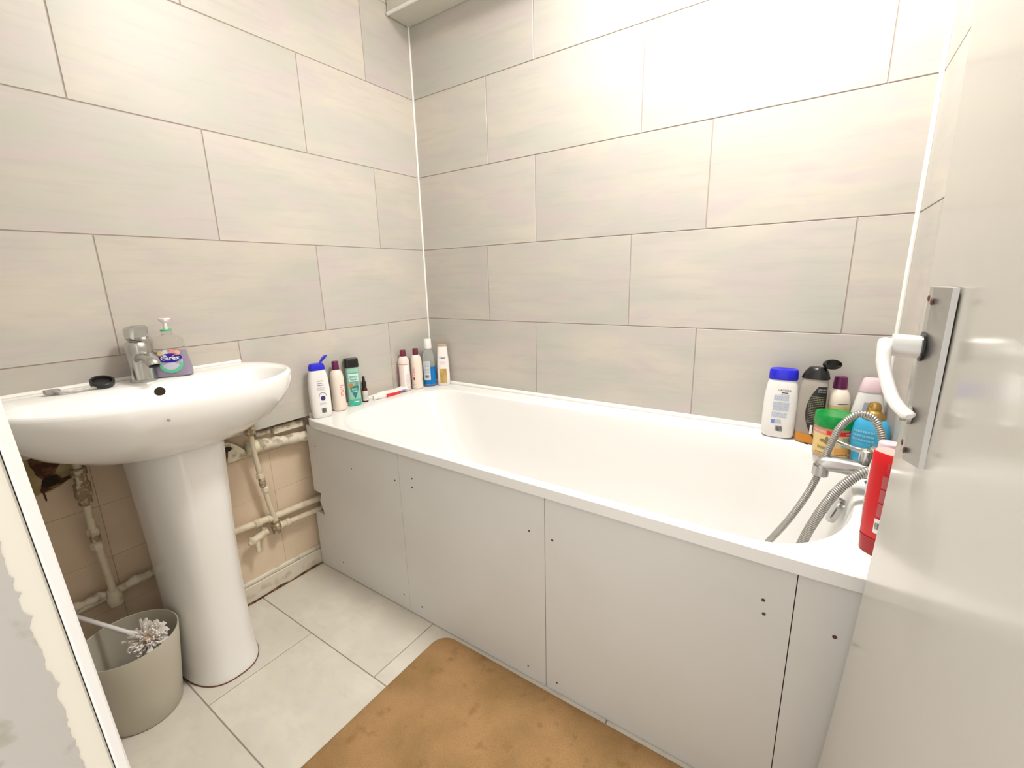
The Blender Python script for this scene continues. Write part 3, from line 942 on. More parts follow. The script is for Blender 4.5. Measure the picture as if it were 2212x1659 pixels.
class Body:
    """bottle body from sections (z, rx, ry, n); front is local -Y"""

    def __init__(self, secs):
        self.s = secs

    def at(self, z):
        S = self.s
        if z <= S[0][0]:
            return S[0][1:]
        for a, b in zip(S[:-1], S[1:]):
            if z <= b[0]:
                t = (z - a[0]) / max(b[0] - a[0], 1e-9)
                return tuple(a[i] + (b[i] - a[i]) * t for i in (1, 2, 3))
        return S[-1][1:]

    def surf(self, u, z, off=0.0004):
        """point on the surface at arc distance u right of the front centre line"""
        rx, ry, n = self.at(z)
        sgn = 1 if u >= 0 else -1
        rem = abs(u)
        px, py = 0.0, -ry
        a = -PI / 2
        K = 160
        for k in range(1, K + 1):
            aa = -PI / 2 + k * PI / K
            c, s = math.cos(aa), math.sin(aa)
            x = rx * abs(c) ** (2 / n)
            y = ry * math.copysign(abs(s) ** (2 / n), s)
            d = math.hypot(x - px, y - py)
            if rem <= d:
                t = rem / max(d, 1e-9)
                x, y = px + (x - px) * t, py + (y - py) * t
                dx, dy = (x - px), (y - py)
                px, py = x, y
                break
            rem -= d
            px, py = x, y
        # outward normal of the implicit superellipse
        nx = (abs(px) / rx) ** (n - 1) / rx
        ny = -(abs(py) / ry) ** (n - 1) / ry if py < 0 else (abs(py) / ry) ** (n - 1) / ry
        l = math.hypot(nx, ny) or 1
        return (sgn * (px + off * nx / l), py + off * ny / l, z)

    def build(self, parent, ma, name='body', cap_top=True, N=40, auto=45):
        return loft(name, [ring(0, 0, z, rx, ry, n, N) for z, rx, ry, n in self.s], ma, parent, True, cap_top, auto=auto)

    def patch(self, parent, u0, u1, z0, z1, ma, name='label', label=None, off=0.0004, nu=10, nz=8, shape=None):
        V, Fc = [], []
        for j in range(nz + 1):
            z = z0 + (z1 - z0) * j / nz
            a, b = (u0, u1) if shape is None else shape(j / nz, u0, u1)
            for i in range(nu + 1):
                V.append(self.surf(a + (b - a) * i / nu, z, off))
        for j in range(nz):
            for i in range(nu):
                k = j * (nu + 1) + i
                Fc.append((k, k + 1, k + nu + 2, k + nu + 1))
        return mesh(name, V, Fc, ma, parent, True, label=label)

    def text(self, parent, s, u, z, size, ma, flip=False, sx=1.0, off=0.0008, bold=False, name='lettering', vertical=False):
        tv, tf = text_geo(s, bold)
        V = []
        for x, y in tv:
            if vertical:
                x, y = -y, x * sx
                V.append(self.surf(u + x * size, z + y * size, off))
                continue
            if flip:
                x, y = -x, -y
            V.append(self.surf(u + x * size * sx, z + y * size, off))
        return mesh(name, V, tf, ma, parent)

    def lines(self, parent, u0, u1, z0, z1, n, ma, frac=0.35, name='small_print', off=0.0007, seed=1):
        """rows of unreadable small print as broken dashes"""
        rnd = random.Random(seed)
        V, Fc = [], []
        for j in range(n):
            zt = z1 - (z1 - z0) * (j + 0.5) / n
            h = (z1 - z0) / n * frac
            u = u0
            while u < u1 - 0.001:
                wd = min(rnd.uniform(0.002, 0.006), u1 - u)
                k = len(V)
                for uu, zz in ((u, zt), (u + wd, zt), (u + wd, zt + h), (u, zt + h)):
                    V.append(self.surf(uu, zz, off))
                Fc.append((k, k + 1, k + 2, k + 3))
                u += wd + 0.0010
        return mesh(name, V, Fc, ma, parent)

    def bars(self, parent, u0, u1, z0, z1, ma, name='barcode', seed=2, off=0.0009, vert=True):
        rnd = random.Random(seed)
        V, Fc = [], []
        u = u0
        while u < u1:
            wd = rnd.choice((0.0005, 0.0008, 0.0012))
            k = len(V)
            for uu, zz in ((u, z0), (u + wd, z0), (u + wd, z1), (u, z1)):
                V.append(self.surf(uu, zz, off))
            Fc.append((k, k + 1, k + 2, k + 3))
            u += wd + rnd.choice((0.0005, 0.0008))
        return mesh(name, V, Fc, ma, parent)


def disc_geo(B, u, z, ru, rz_, off=0.0006, N=24, inner=0.0):
    V, Fc = [], []
    for i in range(N):
        a = 2 * PI * i / N
        V.append(B.surf(u + ru * math.cos(a), z + rz_ * math.sin(a), off))
    if inner:
        for i in range(N):
            a = 2 * PI * i / N
            V.append(B.surf(u + ru * inner * math.cos(a), z + rz_ * inner * math.sin(a), off))
        Fc = [(i, (i + 1) % N, N + (i + 1) % N, N + i) for i in range(N)]
    else:
        V.append(B.surf(u, z, off))
        Fc = [(i, (i + 1) % N, N) for i in range(N)]
    return V, Fc


def cap_round(parent, z0, z1, r0, r1, ma, name='cap', N=32, label=None):
    h = z1 - z0
    return loft(name, [ring(0, 0, z0, r0, r0, 2, N), ring(0, 0, z1 - 0.0015, r1, r1, 2, N), ring(0, 0, z1 - 0.0004, r1 - 0.0006, r1 - 0.0006, 2, N), ring(0, 0, z1, r1 - 0.002, r1 - 0.002, 2, N)], ma, parent, label=label)


INK = mat('black_ink', (0.02, 0.02, 0.025), 0.5)
GREYINK = mat('grey_ink', (0.22, 0.22, 0.25), 0.5)
NAVY = mat('navy_ink', (0.045, 0.035, 0.16), 0.5)
PINKINK = mat('pink_ink', (0.75, 0.12, 0.26), 0.5)
PALEBLUE = mat('pale_blue_print', (0.42, 0.50, 0.68), 0.5)
MIDBLUE = mat('mid_blue_print', (0.16, 0.28, 0.62), 0.5)
WHITEINK = mat('white_ink', (0.85, 0.85, 0.82), 0.5)
ROW1 = 'toiletries on the tap-free end of the bath rim by the washbasin'
ROW2 = 'toiletries crowded on the tap end of the bath rim'


def on_rim(x, y):
    return (x, y, zrim(x, y) + 0.0006)


# --- 1 white bottle, blue flip cap standing open
b = thing('lotion_bottle', 'white bottle with open blue flip cap, nearest the washbasin', 'bottle', on_rim(0.046, -0.617), math.radians(72), ROW1)
B = Body([(0, 0.029, 0.0165, 3.2), (0.004, 0.0325, 0.019, 3.4), (0.03, 0.0345, 0.020, 3.4), (0.09, 0.0355, 0.0205, 3.4), (0.14, 0.0335, 0.0195, 3.2), (0.165, 0.029, 0.018, 3.0), (0.178, 0.0245, 0.0165, 2.8), (0.180, 0.022, 0.015, 2.6)])
B.build(b, M_WPLAS)
loft('cap', [ring(0, 0, 0.174, 0.0280, 0.0185, 2.8, 40), ring(0, 0, 0.1765, 0.0285, 0.019, 2.8, 40), ring(0, 0, 0.188, 0.0265, 0.0175, 2.8, 40), ring(0, 0, 0.1955, 0.0225, 0.015, 2.8, 40), ring(0, 0, 0.1965, 0.020, 0.013, 2.6, 40)], M_BLUECAP, b)
capo = b.children[-1]
loft('flip_lid', sweep_rings([(0.012, 0, 0.1965), (0.018, 0, 0.203), (0.026, 0, 0.212), (0.034, 0, 0.219), (0.040, 0, 0.222)], lambda i: (0.004, 0.0115, 0.0155, 0.0145, 0.006)[i], 18, 0.27), M_BLUECAP, capo)
B.text(b, 'LACURA', 0.002, 0.135, 0.0060, GREYINK)
B.patch(b, -0.008, 0.008, 0.1255, 0.1275, GREYINK, 'printed_rule')
B.patch(b, -0.008, 0.012, 0.1185, 0.1215, GREYINK, 'printed_rule')
B.lines(b, -0.012, 0.014, 0.100, 0.113, 4, PALEBLUE)
V, Fc = disc_geo(B, 0.005, 0.072, 0.008, 0.009)
mesh('round_badge', V, Fc, NAVY, b)
V, Fc = disc_geo(B, 0.005, 0.077, 0.014, 0.017, inner=0.88)
mesh('badge_ring', V[:24] + V[24:], Fc[:12], GREYINK, b)
B.lines(b, -0.008, 0.014, 0.048, 0.056, 3, PALEBLUE, seed=5)
B.bars(b, -0.004, 0.010, 0.018, 0.036, INK)

# --- 2 cream bottle, plum cap
b = thing('hair_bottle', 'cream bottle with plum cap and pink script, second from the washbasin', 'bottle', on_rim(0.031, -0.531), math.radians(42), ROW1)
B = Body([(0, 0.020, 0.020, 2), (0.003, 0.0235, 0.0235, 2), (0.008, 0.0245, 0.0245, 2), (0.125, 0.0245, 0.0245, 2), (0.139, 0.0228, 0.0228, 2), (0.150, 0.0185, 0.0185, 2), (0.156, 0.0135, 0.0135, 2), (0.158, 0.0115, 0.0115, 2)])
B.build(b, M_CREAMB)
cap_round(b, 0.157, 0.189, 0.0130, 0.0118, M_PURPLE)
B.text(b, 'Curls', 0.022, 0.080, 0.020, PINKINK, vertical=True, sx=1.0)
B.lines(b, 0.015, 0.020, 0.055, 0.100, 7, PINKINK, seed=3)

# --- 3 teal shower gel, black cap, upside-down print
TEAL = mat('teal_gel_plastic', (0.30, 0.55, 0.44), 0.22)
TEALD = mat('teal_print_dark', (0.02, 0.20, 0.21), 0.4)
TEALL = mat('pale_mint_print', (0.58, 0.84, 0.74), 0.4)
TEALB = mat('green_band_print', (0.05, 0.45, 0.32), 0.35)
b = thing('shower_gel_bottle', 'flat teal shower gel bottle with black cap and upside-down print', 'bottle', on_rim(0.026, -0.459), math.radians(68), ROW1)
B = Body([(0, 0.0215, 0.0125, 3.4), (0.003, 0.0245, 0.0145, 3.6), (0.05, 0.0250, 0.0150, 3.6), (0.12, 0.0245, 0.0150, 3.4), (0.154, 0.0240, 0.0148, 3.4)])
B.build(b, TEAL)
loft('cap', [ring(0, 0, 0.1525, 0.0265, 0.0168, 3.6, 40), ring(0, 0, 0.155, 0.0270, 0.0172, 3.6, 40), ring(0, 0, 0.184, 0.0262, 0.0166, 3.6, 40), ring(0, 0, 0.1868, 0.0245, 0.0150, 3.4, 40)], M_BLACK, b)
B.patch(b, -0.022, 0.022, 0.002, 0.026, TEALB, 'colour_band')
B.patch(b, -0.018, 0.018, 0.098, 0.128, TEALL, 'name_panel')
B.text(b, 'SOURCE', 0.0, 0.1165, 0.0125, TEALD, flip=True, sx=0.62, bold=True, off=0.0010)
B.text(b, 'ORIGINAL', 0.0, 0.1055, 0.0100, TEALD, flip=True, sx=0.62, bold=True, off=0.0010)
B.patch(b, -0.019, 0.019, 0.1300, 0.1312, TEALD, 'printed_rule')
B.patch(b, -0.019, 0.019, 0.0950, 0.0962, TEALD, 'printed_rule')
B.patch(b, -0.016, 0.016, 0.030, 0.080, TEALD, 'leaf_shield', shape=lambda t, a, c: (a * min(1, 0.08 + 1.25 * t), c * min(1, 0.08 + 1.25 * t)), nz=12)
B.text(b, 'TEA TREE', 0.0, 0.0680, 0.0085, TEALL, flip=True, sx=0.60, bold=True, off=0.0012)
B.text(b, 'MINT', 0.0, 0.0590, 0.0105, TEALL, flip=True, sx=0.8, bold=True, off=0.0012)
V, Fc = disc_geo(B, -0.011, 0.083, 0.0075, 0.0085, off=0.0013)
mesh('fruit_print', V, Fc, mat('orange_print', (0.55, 0.20, 0.05), 0.5), b)
V, Fc = disc_geo(B, 0.010, 0.088, 0.0085, 0.006, off=0.0013)
mesh('leaf_print', V, Fc, mat('grey_leaf_print', (0.22, 0.30, 0.28), 0.5), b)
B.lines(b, -0.006, 0.013, 0.012, 0.017, 1, WHITEINK, 0.8)

# --- 4 small amber bottle
b = thing('dropper_bottle', 'small dark amber glass bottle with paper label', 'bottle', on_rim(0.022, -0.406), math.radians(70), ROW1)
B = Body([(0, 0.0095, 0.0095, 2), (0.002, 0.0118, 0.0118, 2), (0.045, 0.0120, 0.0120, 2), (0.054, 0.0105, 0.0105, 2), (0.060, 0.0075, 0.0075, 2), (0.0615, 0.0072, 0.0072, 2)])
B.build(b, M_AMBER)
cp = loft('dropper_cap', [ring(0, 0, z, r, r, 2, 24) for z, r in ((0.0605, 0.0078), (0.064, 0.0092), (0.076, 0.0094), (0.082, 0.0075), (0.086, 0.0055), (0.102, 0.0050), (0.1045, 0.0035))], M_BLACK, b)
B.patch(b, -0.013, 0.011, 0.006, 0.046, M_PAPER, 'label')
B.lines(b, -0.010, 0.009, 0.014, 0.030, 4, PALEBLUE, 0.3)

# --- 5 toothpaste tube lying down
b = thing('toothpaste_tube', 'squeezed white and red toothpaste tube lying on the bath rim', 'tube', on_rim(0.045, -0.30), 0, ROW1)
tp = [(0.030, -0.379, 0.0095), (0.030, -0.366, 0.0105), (0.031, -0.352, 0.0125), (0.033, -0.325, 0.013), (0.030, -0.300, 0.0115), (0.034, -0.272, 0.0115), (0.032, -0.245, 0.014), (0.035, -0.222, 0.0185), (0.036, -0.205, 0.0225)]
wd_ = [0.0085, 0.0085, 0.017, 0.0205, 0.0215, 0.022, 0.0235, 0.0245, 0.025]
th_ = [0.0085, 0.0085, 0.0125, 0.0135, 0.0115, 0.010, 0.0075, 0.004, 0.0015]
zb = zrim(0.03, -0.3)
rings = []
for i, (p, ww, hh) in enumerate(zip(tp, wd_, th_)):
    rings.append([(p[0] + 0.008 + ww * 0.62 * math.cos(a), p[1], zb + p[2] + ww * 0.42 * math.cos(a + PI) * 0.55 + hh * math.sin(a)) for a in [2 * PI * k / 20 for k in range(20)]])
tb = loft('tube_body', rings[1:], mat('toothpaste_white', (0.82, 0.78, 0.76), 0.3), b, world=True)
loft('screw_cap', [rings[0]] + [rings[1]], M_WPLAS, b, world=True)
rw = []
for i in range(3, 8):
    p, ww, hh = tp[i], wd_[i], th_[i]
    rw.append([(p[0] + 0.008 + (ww * 0.62 + 0.0006) * math.cos(a), p[1], zb + p[2] + ww * 0.42 * math.cos(a + PI) * 0.55 + (hh + 0.0007) * math.sin(a)) for a in [math.radians(q) for q in (-35, -18, 0, 16, 32)]])
V = [v for r in rw for v in r]
Fc = [(j * 5 + i, j * 5 + i + 1, (j + 1) * 5 + i + 1, (j + 1) * 5 + i) for j in range(len(rw) - 1) for i in range(4)]
mesh('red_band', V, Fc, mat('red_print', (0.72, 0.035, 0.045), 0.35), b, True, True)
V = [(x + 0.0006, y, z + 0.0004) for x, y, z in (rw[3] + rw[4])]
mesh('blue_band', V, [(i, i + 1, 5 + i + 1, 5 + i) for i in range(1, 4)], MIDBLUE, b, True, True)

# --- 6 pale pink bottle, maroon cap with label
b = thing('hair_bottle', 'pale pink bottle with maroon cap and white back label, left of its twin', 'bottle', on_rim(0.030, -0.197), math.radians(50), ROW1)
B = Body([(0, 0.020, 0.020, 2), (0.003, 0.0235, 0.0235, 2), (0.008, 0.0245, 0.0245, 2), (0.122, 0.0245, 0.0245, 2), (0.136, 0.0228, 0.0228, 2), (0.146, 0.0185, 0.0185, 2), (0.152, 0.0135, 0.0135, 2), (0.154, 0.0115, 0.0115, 2)])
B.build(b, M_PINKB)
cap_round(b, 0.153, 0.180, 0.0128, 0.0118, M_MAROON)
B.patch(b, -0.034, 0.034, 0.0165, 0.0178, M_MAROON, 'printed_rule', nz=1, nu=20)
B.patch(b, -0.034, 0.034, 0.1185, 0.1198, M_MAROON, 'printed_rule', nz=1, nu=20)
B.patch(b, -0.002, 0.020, 0.020, 0.115, WHITEINK, 'label')
B.lines(b, 0.006, 0.018, 0.024, 0.075, 10, mat('pink_small_print', (0.62, 0.42, 0.48), 0.6), 0.35, off=0.0011)
B.patch(b, -0.035, -0.026, 0.02, 0.112, mat('plum_side_panel', (0.42, 0.16, 0.22), 0.5), 'side_panel')

# --- 7 cream bottle, maroon cap
b = thing('hair_bottle', 'cream bottle with maroon cap touching the blue mouthwash bottle', 'bottle', on_rim(0.050, -0.142), math.radians(52), ROW1)
B.build(b, M_CREAMB)
cap_round(b, 0.153, 0.180, 0.0128, 0.0118, M_MAROON)
B.text(b, 'Curls', -0.017, 0.080, 0.018, PINKINK, vertical=True)
V, Fc = disc_geo(B, -0.016, 0.048, 0.004, 0.007)
mesh('fruit_print', V, Fc, mat('cherry_print', (0.35, 0.03, 0.06), 0.5), b)
B.patch(b, -0.024, -0.008, 0.020, 0.0212, M_MAROON, 'printed_rule', nz=1)
B.bars(b, 0.021, 0.0235, 0.030, 0.050, GREYINK)

# --- 8 mouthwash
CLEAR = mat('clear_plastic', (0.80, 0.84, 0.84), 0.08, trans=0.85, ior=1.2)
MW_BLUE = mat('blue_mouthwash_liquid', (0.0, 0.17, 0.50), 0.15, spec=0.4)
b = thing('mouthwash_bottle', 'clear mouthwash bottle half full of blue liquid with white cap', 'bottle', on_rim(0.064, -0.078), math.radians(42), ROW1)
B = Body([(0, 0.024, 0.018, 2.8), (0.003, 0.0278, 0.0215, 3), (0.10, 0.0280, 0.0215, 3), (0.135, 0.0272, 0.0212, 2.8), (0.152, 0.0235, 0.0195, 2.4), (0.164, 0.0165, 0.0160, 2), (0.170, 0.0135, 0.0135, 2), (0.173, 0.0130, 0.0130, 2)])
B.build(b, CLEAR)
L2 = Body([(z, rx - 0.0012, ry - 0.0012, n) for z, rx, ry, n in ((0.0015, 0.024, 0.018, 2.8), (0.004, 0.0278, 0.0215, 3), (0.089, 0.0280, 0.0215, 3))])
L2.build(b, MW_BLUE, 'liquid')
B.patch(b, -0.0475, 0.0475, 0.0005, 0.089, MW_BLUE, 'liquid_face', off=0.0003, nu=24)
loft('cap', [ring(0, 0, z, r, r, 2, 32) for z, r in ((0.172, 0.0175), (0.174, 0.0182), (0.2125, 0.0160), (0.2145, 0.0145))], M_WPLAS, b)
B.patch(b, -0.026, 0.006, 0.030, 0.116, mat('clear_label_white', (0.62, 0.68, 0.70), 0.5), 'label', off=0.0006)
B.lines(b, -0.022, 0.003, 0.060, 0.110, 9, GREYINK, 0.25, off=0.0010)
B.bars(b, -0.018, -0.002, 0.040, 0.053, INK, off=0.0011)

# --- 9 white bottle with gold panel
b = thing('lotion_bottle', 'slim white bottle with gold rectangle and tan top, by the back wall', 'bottle', on_rim(0.116, -0.040), math.radians(36), ROW1)
B = Body([(0, 0.0245, 0.0135, 3), (0.003, 0.0275, 0.0155, 3), (0.04, 0.0285, 0.0165, 3), (0.10, 0.0270, 0.0165, 3), (0.15, 0.0232, 0.0155, 3), (0.180, 0.0210, 0.0140, 3)])
B.build(b, mat('warm_white_bottle', (0.84, 0.80, 0.77), 0.3))
ct = loft('cap', [ring(0, 0, 0.179, 0.0212, 0.0142, 3, 40), ring(0, 0, 0.186, 0.0212, 0.0142, 3, 40), ring(0, 0, 0.1875, 0.019, 0.012, 3, 40)], mat('tan_cap', (0.50, 0.36, 0.26), 0.35), b)
for v in ct.data.vertices:
    if v.co.z > 0.184:
        v.co.z += 9.0 * v.co.x ** 2
GOLD = mat('gold_print', (0.50, 0.30, 0.09), 0.35, 0.2, noise=((60, 60, 25), (0.62, 0.44, 0.16), 0.4, 0.65))
B.patch(b, -0.0155, 0.0155, 0.012, 0.078, GOLD, 'gold_panel', off=0.0006)
B.text(b, 'Cien', 0.0, 0.128, 0.0135, INK, bold=True, sx=1.0)
B.lines(b, -0.010, 0.012, 0.096, 0.112, 3, mat('faint_gold_ink', (0.60, 0.52, 0.48), 0.5), 0.35)

# --- 10 large white bottle, blue closed cap
b = thing('lotion_bottle', 'large white bottle with closed blue cap and pale blue back print', 'bottle', on_rim(1.443, -0.052), math.radians(0), ROW2)
B = Body([(0, 0.030, 0.0165, 2.8), (0.004, 0.0375, 0.021, 3), (0.014, 0.0420, 0.024, 3.2), (0.06, 0.0435, 0.0245, 3.2), (0.12, 0.0425, 0.0245, 3), (0.155, 0.0385, 0.0235, 2.8), (0.172, 0.0335, 0.0215, 2.6), (0.176, 0.030, 0.020, 2.6)])
B.build(b, M_WPLAS)
loft('cap', [ring(0, 0, 0.172, 0.0355, 0.0235, 2.6, 48), ring(0, 0, 0.175, 0.0365, 0.024, 2.6, 48), ring(0, 0, 0.196, 0.0355, 0.0235, 2.6, 48), ring(0, 0, 0.2005, 0.0335, 0.022, 2.6, 48), ring(0, 0, 0.2015, 0.029, 0.018, 2.4, 48), ring(0, 0, 0.1975, 0.010, 0.006, 2.0, 48)], M_BLUECAP, b)
B.text(b, 'LACURA', 0.008, 0.143, 0.0080, INK)
B.patch(b, 0.001, 0.017, 0.1350, 0.1372, INK, 'printed_rule')
B.patch(b, -0.004, 0.021, 0.1305, 0.1312, GREYINK, 'printed_rule')
B.lines(b, -0.016, 0.020, 0.112, 0.128, 6, PALEBLUE, 0.62, seed=4)
B.lines(b, -0.017, 0.022, 0.082, 0.108, 9, PALEBLUE, 0.60, seed=6)
B.lines(b, -0.018, 0.020, 0.062, 0.078, 5, PALEBLUE, 0.55, seed=7)
B.patch(b, -0.018, -0.009, 0.044, 0.056, MIDBLUE, 'square_logo')
B.lines(b, -0.007, 0.008, 0.044, 0.056, 4, PALEBLUE, 0.7, seed=8)
B.bars(b, -0.006, 0.011, 0.022, 0.038, INK)

# --- 11 clear bottle with amber shampoo, black cap with flipped lid
AMB = mat('amber_shampoo', (0.62, 0.24, 0.02), 0.2)
b = thing('shampoo_bottle', 'clear bottle of amber shampoo with open black flip cap', 'bottle', on_rim(1.519, -0.060), math.radians(-12), ROW2)
B = Body([(0, 0.028, 0.0185, 2.6), (0.003, 0.0315, 0.0215, 2.8), (0.05, 0.0345, 0.0235, 2.8), (0.11, 0.0350, 0.0235, 2.8), (0.155, 0.0330, 0.0225, 2.6), (0.183, 0.0300, 0.0205, 2.6), (0.185, 0.028, 0.019, 2.6)])
FROST = mat('frosted_clear_plastic', (0.72, 0.66, 0.60), 0.22, trans=0.6, ior=1.2)
B.build(b, FROST)
L2 = Body([(z, rx - 0.0015, ry - 0.0015, n) for z, rx, ry, n in ((0.0015, 0.028, 0.0185, 2.6), (0.004, 0.0315, 0.0215, 2.8), (0.030, 0.0333, 0.0227, 2.8))])
L2.build(b, AMB, 'liquid')
B.patch(b, -0.0335, 0.0335, 0.0005, 0.0275, AMB, 'amber_residue', off=0.0004, nu=14)
BLK = mat('black_label', (0.018, 0.016, 0.015), 0.4)
B.patch(b, -0.012, 0.036, 0.012, 0.165, BLK, 'label', off=0.0007, nz=24, nu=12, shape=lambda t, a, c: (a - 0.0 + 0.026 * (2 * t - 1) ** 2 + 0.006 * (1 - t), c))
B.lines(b, -0.004, 0.030, 0.060, 0.138, 16, mat('olive_small_print', (0.28, 0.27, 0.16), 0.5), 0.32, off=0.0012, seed=9)
B.lines(b, 0.014, 0.032, 0.146, 0.158, 2, GREYINK, 0.6, off=0.0012)
B.patch(b, 0.006, 0.012, 0.030, 0.056, WHITEINK, 'bar_panel', off=0.0012)
B.patch(b, 0.014, 0.034, 0.028, 0.060, mat('tan_bar_panel', (0.42, 0.36, 0.25), 0.5), 'bar_panel', off=0.0012)
cap = loft('cap', [ring(0, 0, 0.1835, 0.0325, 0.0225, 2.6, 48), ring(0, 0, 0.186, 0.0325, 0.0225, 2.6, 48), ring(0.001, 0, 0.200, 0.0285, 0.020, 2.4, 48), ring(0.002, 0, 0.2125, 0.0205, 0.015, 2.2, 48), ring(0.002, 0, 0.2145, 0.017, 0.012, 2, 48)], M_BLACK, b)
loft('flip_lid', sweep_rings([(0.030, 0.004, 0.2250), (0.0315, 0.0015, 0.2252), (0.034, -0.003, 0.2256), (0.0335, -0.004, 0.2257), (0.030, 0.000, 0.2252)], lambda i: (0.020, 0.0215, 0.0215, 0.0185, 0.015)[i], 28, 0.62), M_BLACK, cap)
tube('hinge', [(0.014, 0, 0.2125), (0.019, 0.001, 0.216), (0.023, 0.002, 0.218)], 0.004, M_BLACK, cap, world=False, N=10)

# --- 12 cream bottle, plum cap, yellow label
b = thing('hair_bottle', 'cream bottle with plum cap and pale yellow label behind the green-lidded tub', 'bottle', on_rim(1.576, -0.036), math.radians(10), ROW2)
B = Body([(0, 0.024, 0.024, 2), (0.003, 0.0270, 0.0270, 2), (0.12, 0.0280, 0.0280, 2), (0.134, 0.0262, 0.0262, 2), (0.146, 0.0220, 0.0220, 2), (0.154, 0.0165, 0.0165, 2), (0.157, 0.0135, 0.0135, 2)])
B.build(b, M_CREAMB)
cap_round(b, 0.156, 0.188, 0.0165, 0.0150, M_PURPLE)
B.patch(b, -0.030, 0.030, 0.015, 0.112, mat('pale_yellow_label', (0.74, 0.60, 0.28), 0.45), 'label', nu=20)
B.patch(b, -0.006, 0.024, 0.1165, 0.1182, M_MAROON, 'printed_rule', nz=1)
B.lines(b, 0.012, 0.026, 0.060, 0.105, 9, mat('ochre_ink', (0.50, 0.32, 0.10), 0.5), 0.35, off=0.0010)

# --- 13 tub with green lid
b = thing('hair_cream_tub', 'squat tub with green lid and yellow label with red band', 'tub', on_rim(1.572, -0.138), math.radians(8), ROW2)
B = Body([(0, 0.036, 0.036, 2), (0.004, 0.0405, 0.0405, 2), (0.010, 0.0420, 0.0420, 2), (0.085, 0.0435, 0.0435, 2)])
B.build(b, mat('tan_tub_plastic', (0.60, 0.38, 0.18), 0.3))
loft('lid', [ring(0, 0, z, r, r, 2, 56) for z, r in ((0.083, 0.0448), (0.085, 0.0458), (0.112, 0.0452), (0.1145, 0.044), (0.1150, 0.041), (0.1135, 0.039), (0.1135, 0.010))], mat('green_lid_plastic', (0.0, 0.27, 0.045), 0.28), b)
YEL = mat('yellow_label', (0.80, 0.56, 0.20), 0.4, noise=((70, 70, 70), (0.70, 0.60, 0.36), 0.45, 0.6))
B.patch(b, -0.062, 0.062, 0.012, 0.078, YEL, 'label', nu=28, nz=4)
B.patch(b, -0.062, -0.022, 0.0665, 0.0775, mat('pinkish_red_print', (0.74, 0.28, 0.22), 0.4), 'colour_band', nz=1, off=0.0009)
B.patch(b, -0.022, 0.062, 0.0665, 0.0775, mat('red_print_bright', (0.78, 0.02, 0.02), 0.4), 'colour_band', nz=1, nu=20, off=0.0009)
B.text(b, 'HAIR FOOD', -0.041, 0.0722, 0.0062, WHITEINK, off=0.0013)
B.text(b, 'HAIR FOOD', 0.036, 0.0722, 0.0062, WHITEINK, off=0.0013)
OLI = mat('olive_print', (0.26, 0.20, 0.07), 0.5)
for (uu, zz, ru, rz2) in ((-0.020, 0.052, 0.004, 0.010), (-0.011, 0.049, 0.010, 0.004), (-0.028, 0.049, 0.008, 0.004), (-0.020, 0.046, 0.005, 0.005)):
    V, Fc = disc_geo(B, uu, zz, ru, rz2, off=0.0010)
    mesh('flower_print', V, Fc, OLI, b)
B.text(b, 'BANANE', -0.024, 0.030, 0.0110, OLI, bold=True, sx=0.75, off=0.0012)
B.lines(b, -0.045, 0.030, 0.0125, 0.0165, 1, OLI, 0.6, off=0.0011)
B.patch(b, 0.012, 0.055, 0.036, 0.064, mat('grey_green_print', (0.52, 0.52, 0.36), 0.5), 'text_panel', off=0.0009)
B.lines(b, 0.014, 0.052, 0.038, 0.062, 6, OLI, 0.3, off=0.0012, seed=12)
B.patch(b, -0.002, 0.045, 0.018, 0.034, mat('orange_fruit_print', (0.78, 0.36, 0.08), 0.5), 'fruit_print', off=0.0009)

# --- 14 white bottle with pink cap
b = thing('lotion_bottle', 'white bottle with pale pink cap and lilac-grey label behind blue bottle', 'bottle', on_rim(1.642, -0.044), math.radians(4), ROW2)
B = Body([(0, 0.030, 0.0155, 2.8), (0.003, 0.034, 0.018, 3), (0.06, 0.0395, 0.0205, 3), (0.10, 0.0350, 0.020, 3), (0.14, 0.0285, 0.018, 2.8), (0.158, 0.0245, 0.0165, 2.6)])
B.build(b, M_WPLAS)
loft('cap', [ring(0, 0, 0.1565, 0.0262, 0.0180, 2.6, 40), ring(0, 0, 0.159, 0.0268, 0.0184, 2.6, 40), ring(0, 0, 0.189, 0.0190, 0.0150, 2.6, 40), ring(0, 0, 0.192, 0.0165, 0.013, 2.4, 40)], mat('pale_pink_plastic', (0.78, 0.58, 0.62), 0.35), b)
B.patch(b, -0.022, 0.026, 0.012, 0.130, mat('lilac_grey_label', (0.42, 0.42, 0.52), 0.45), 'label', off=0.0006, shape=lambda t, a, c: (a * (1 - 0.45 * t * t), c * (1 - 0.45 * t * t)))
B.lines(b, -0.010, 0.014, 0.05, 0.118, 12, PALEBLUE, 0.3, off=0.0010)

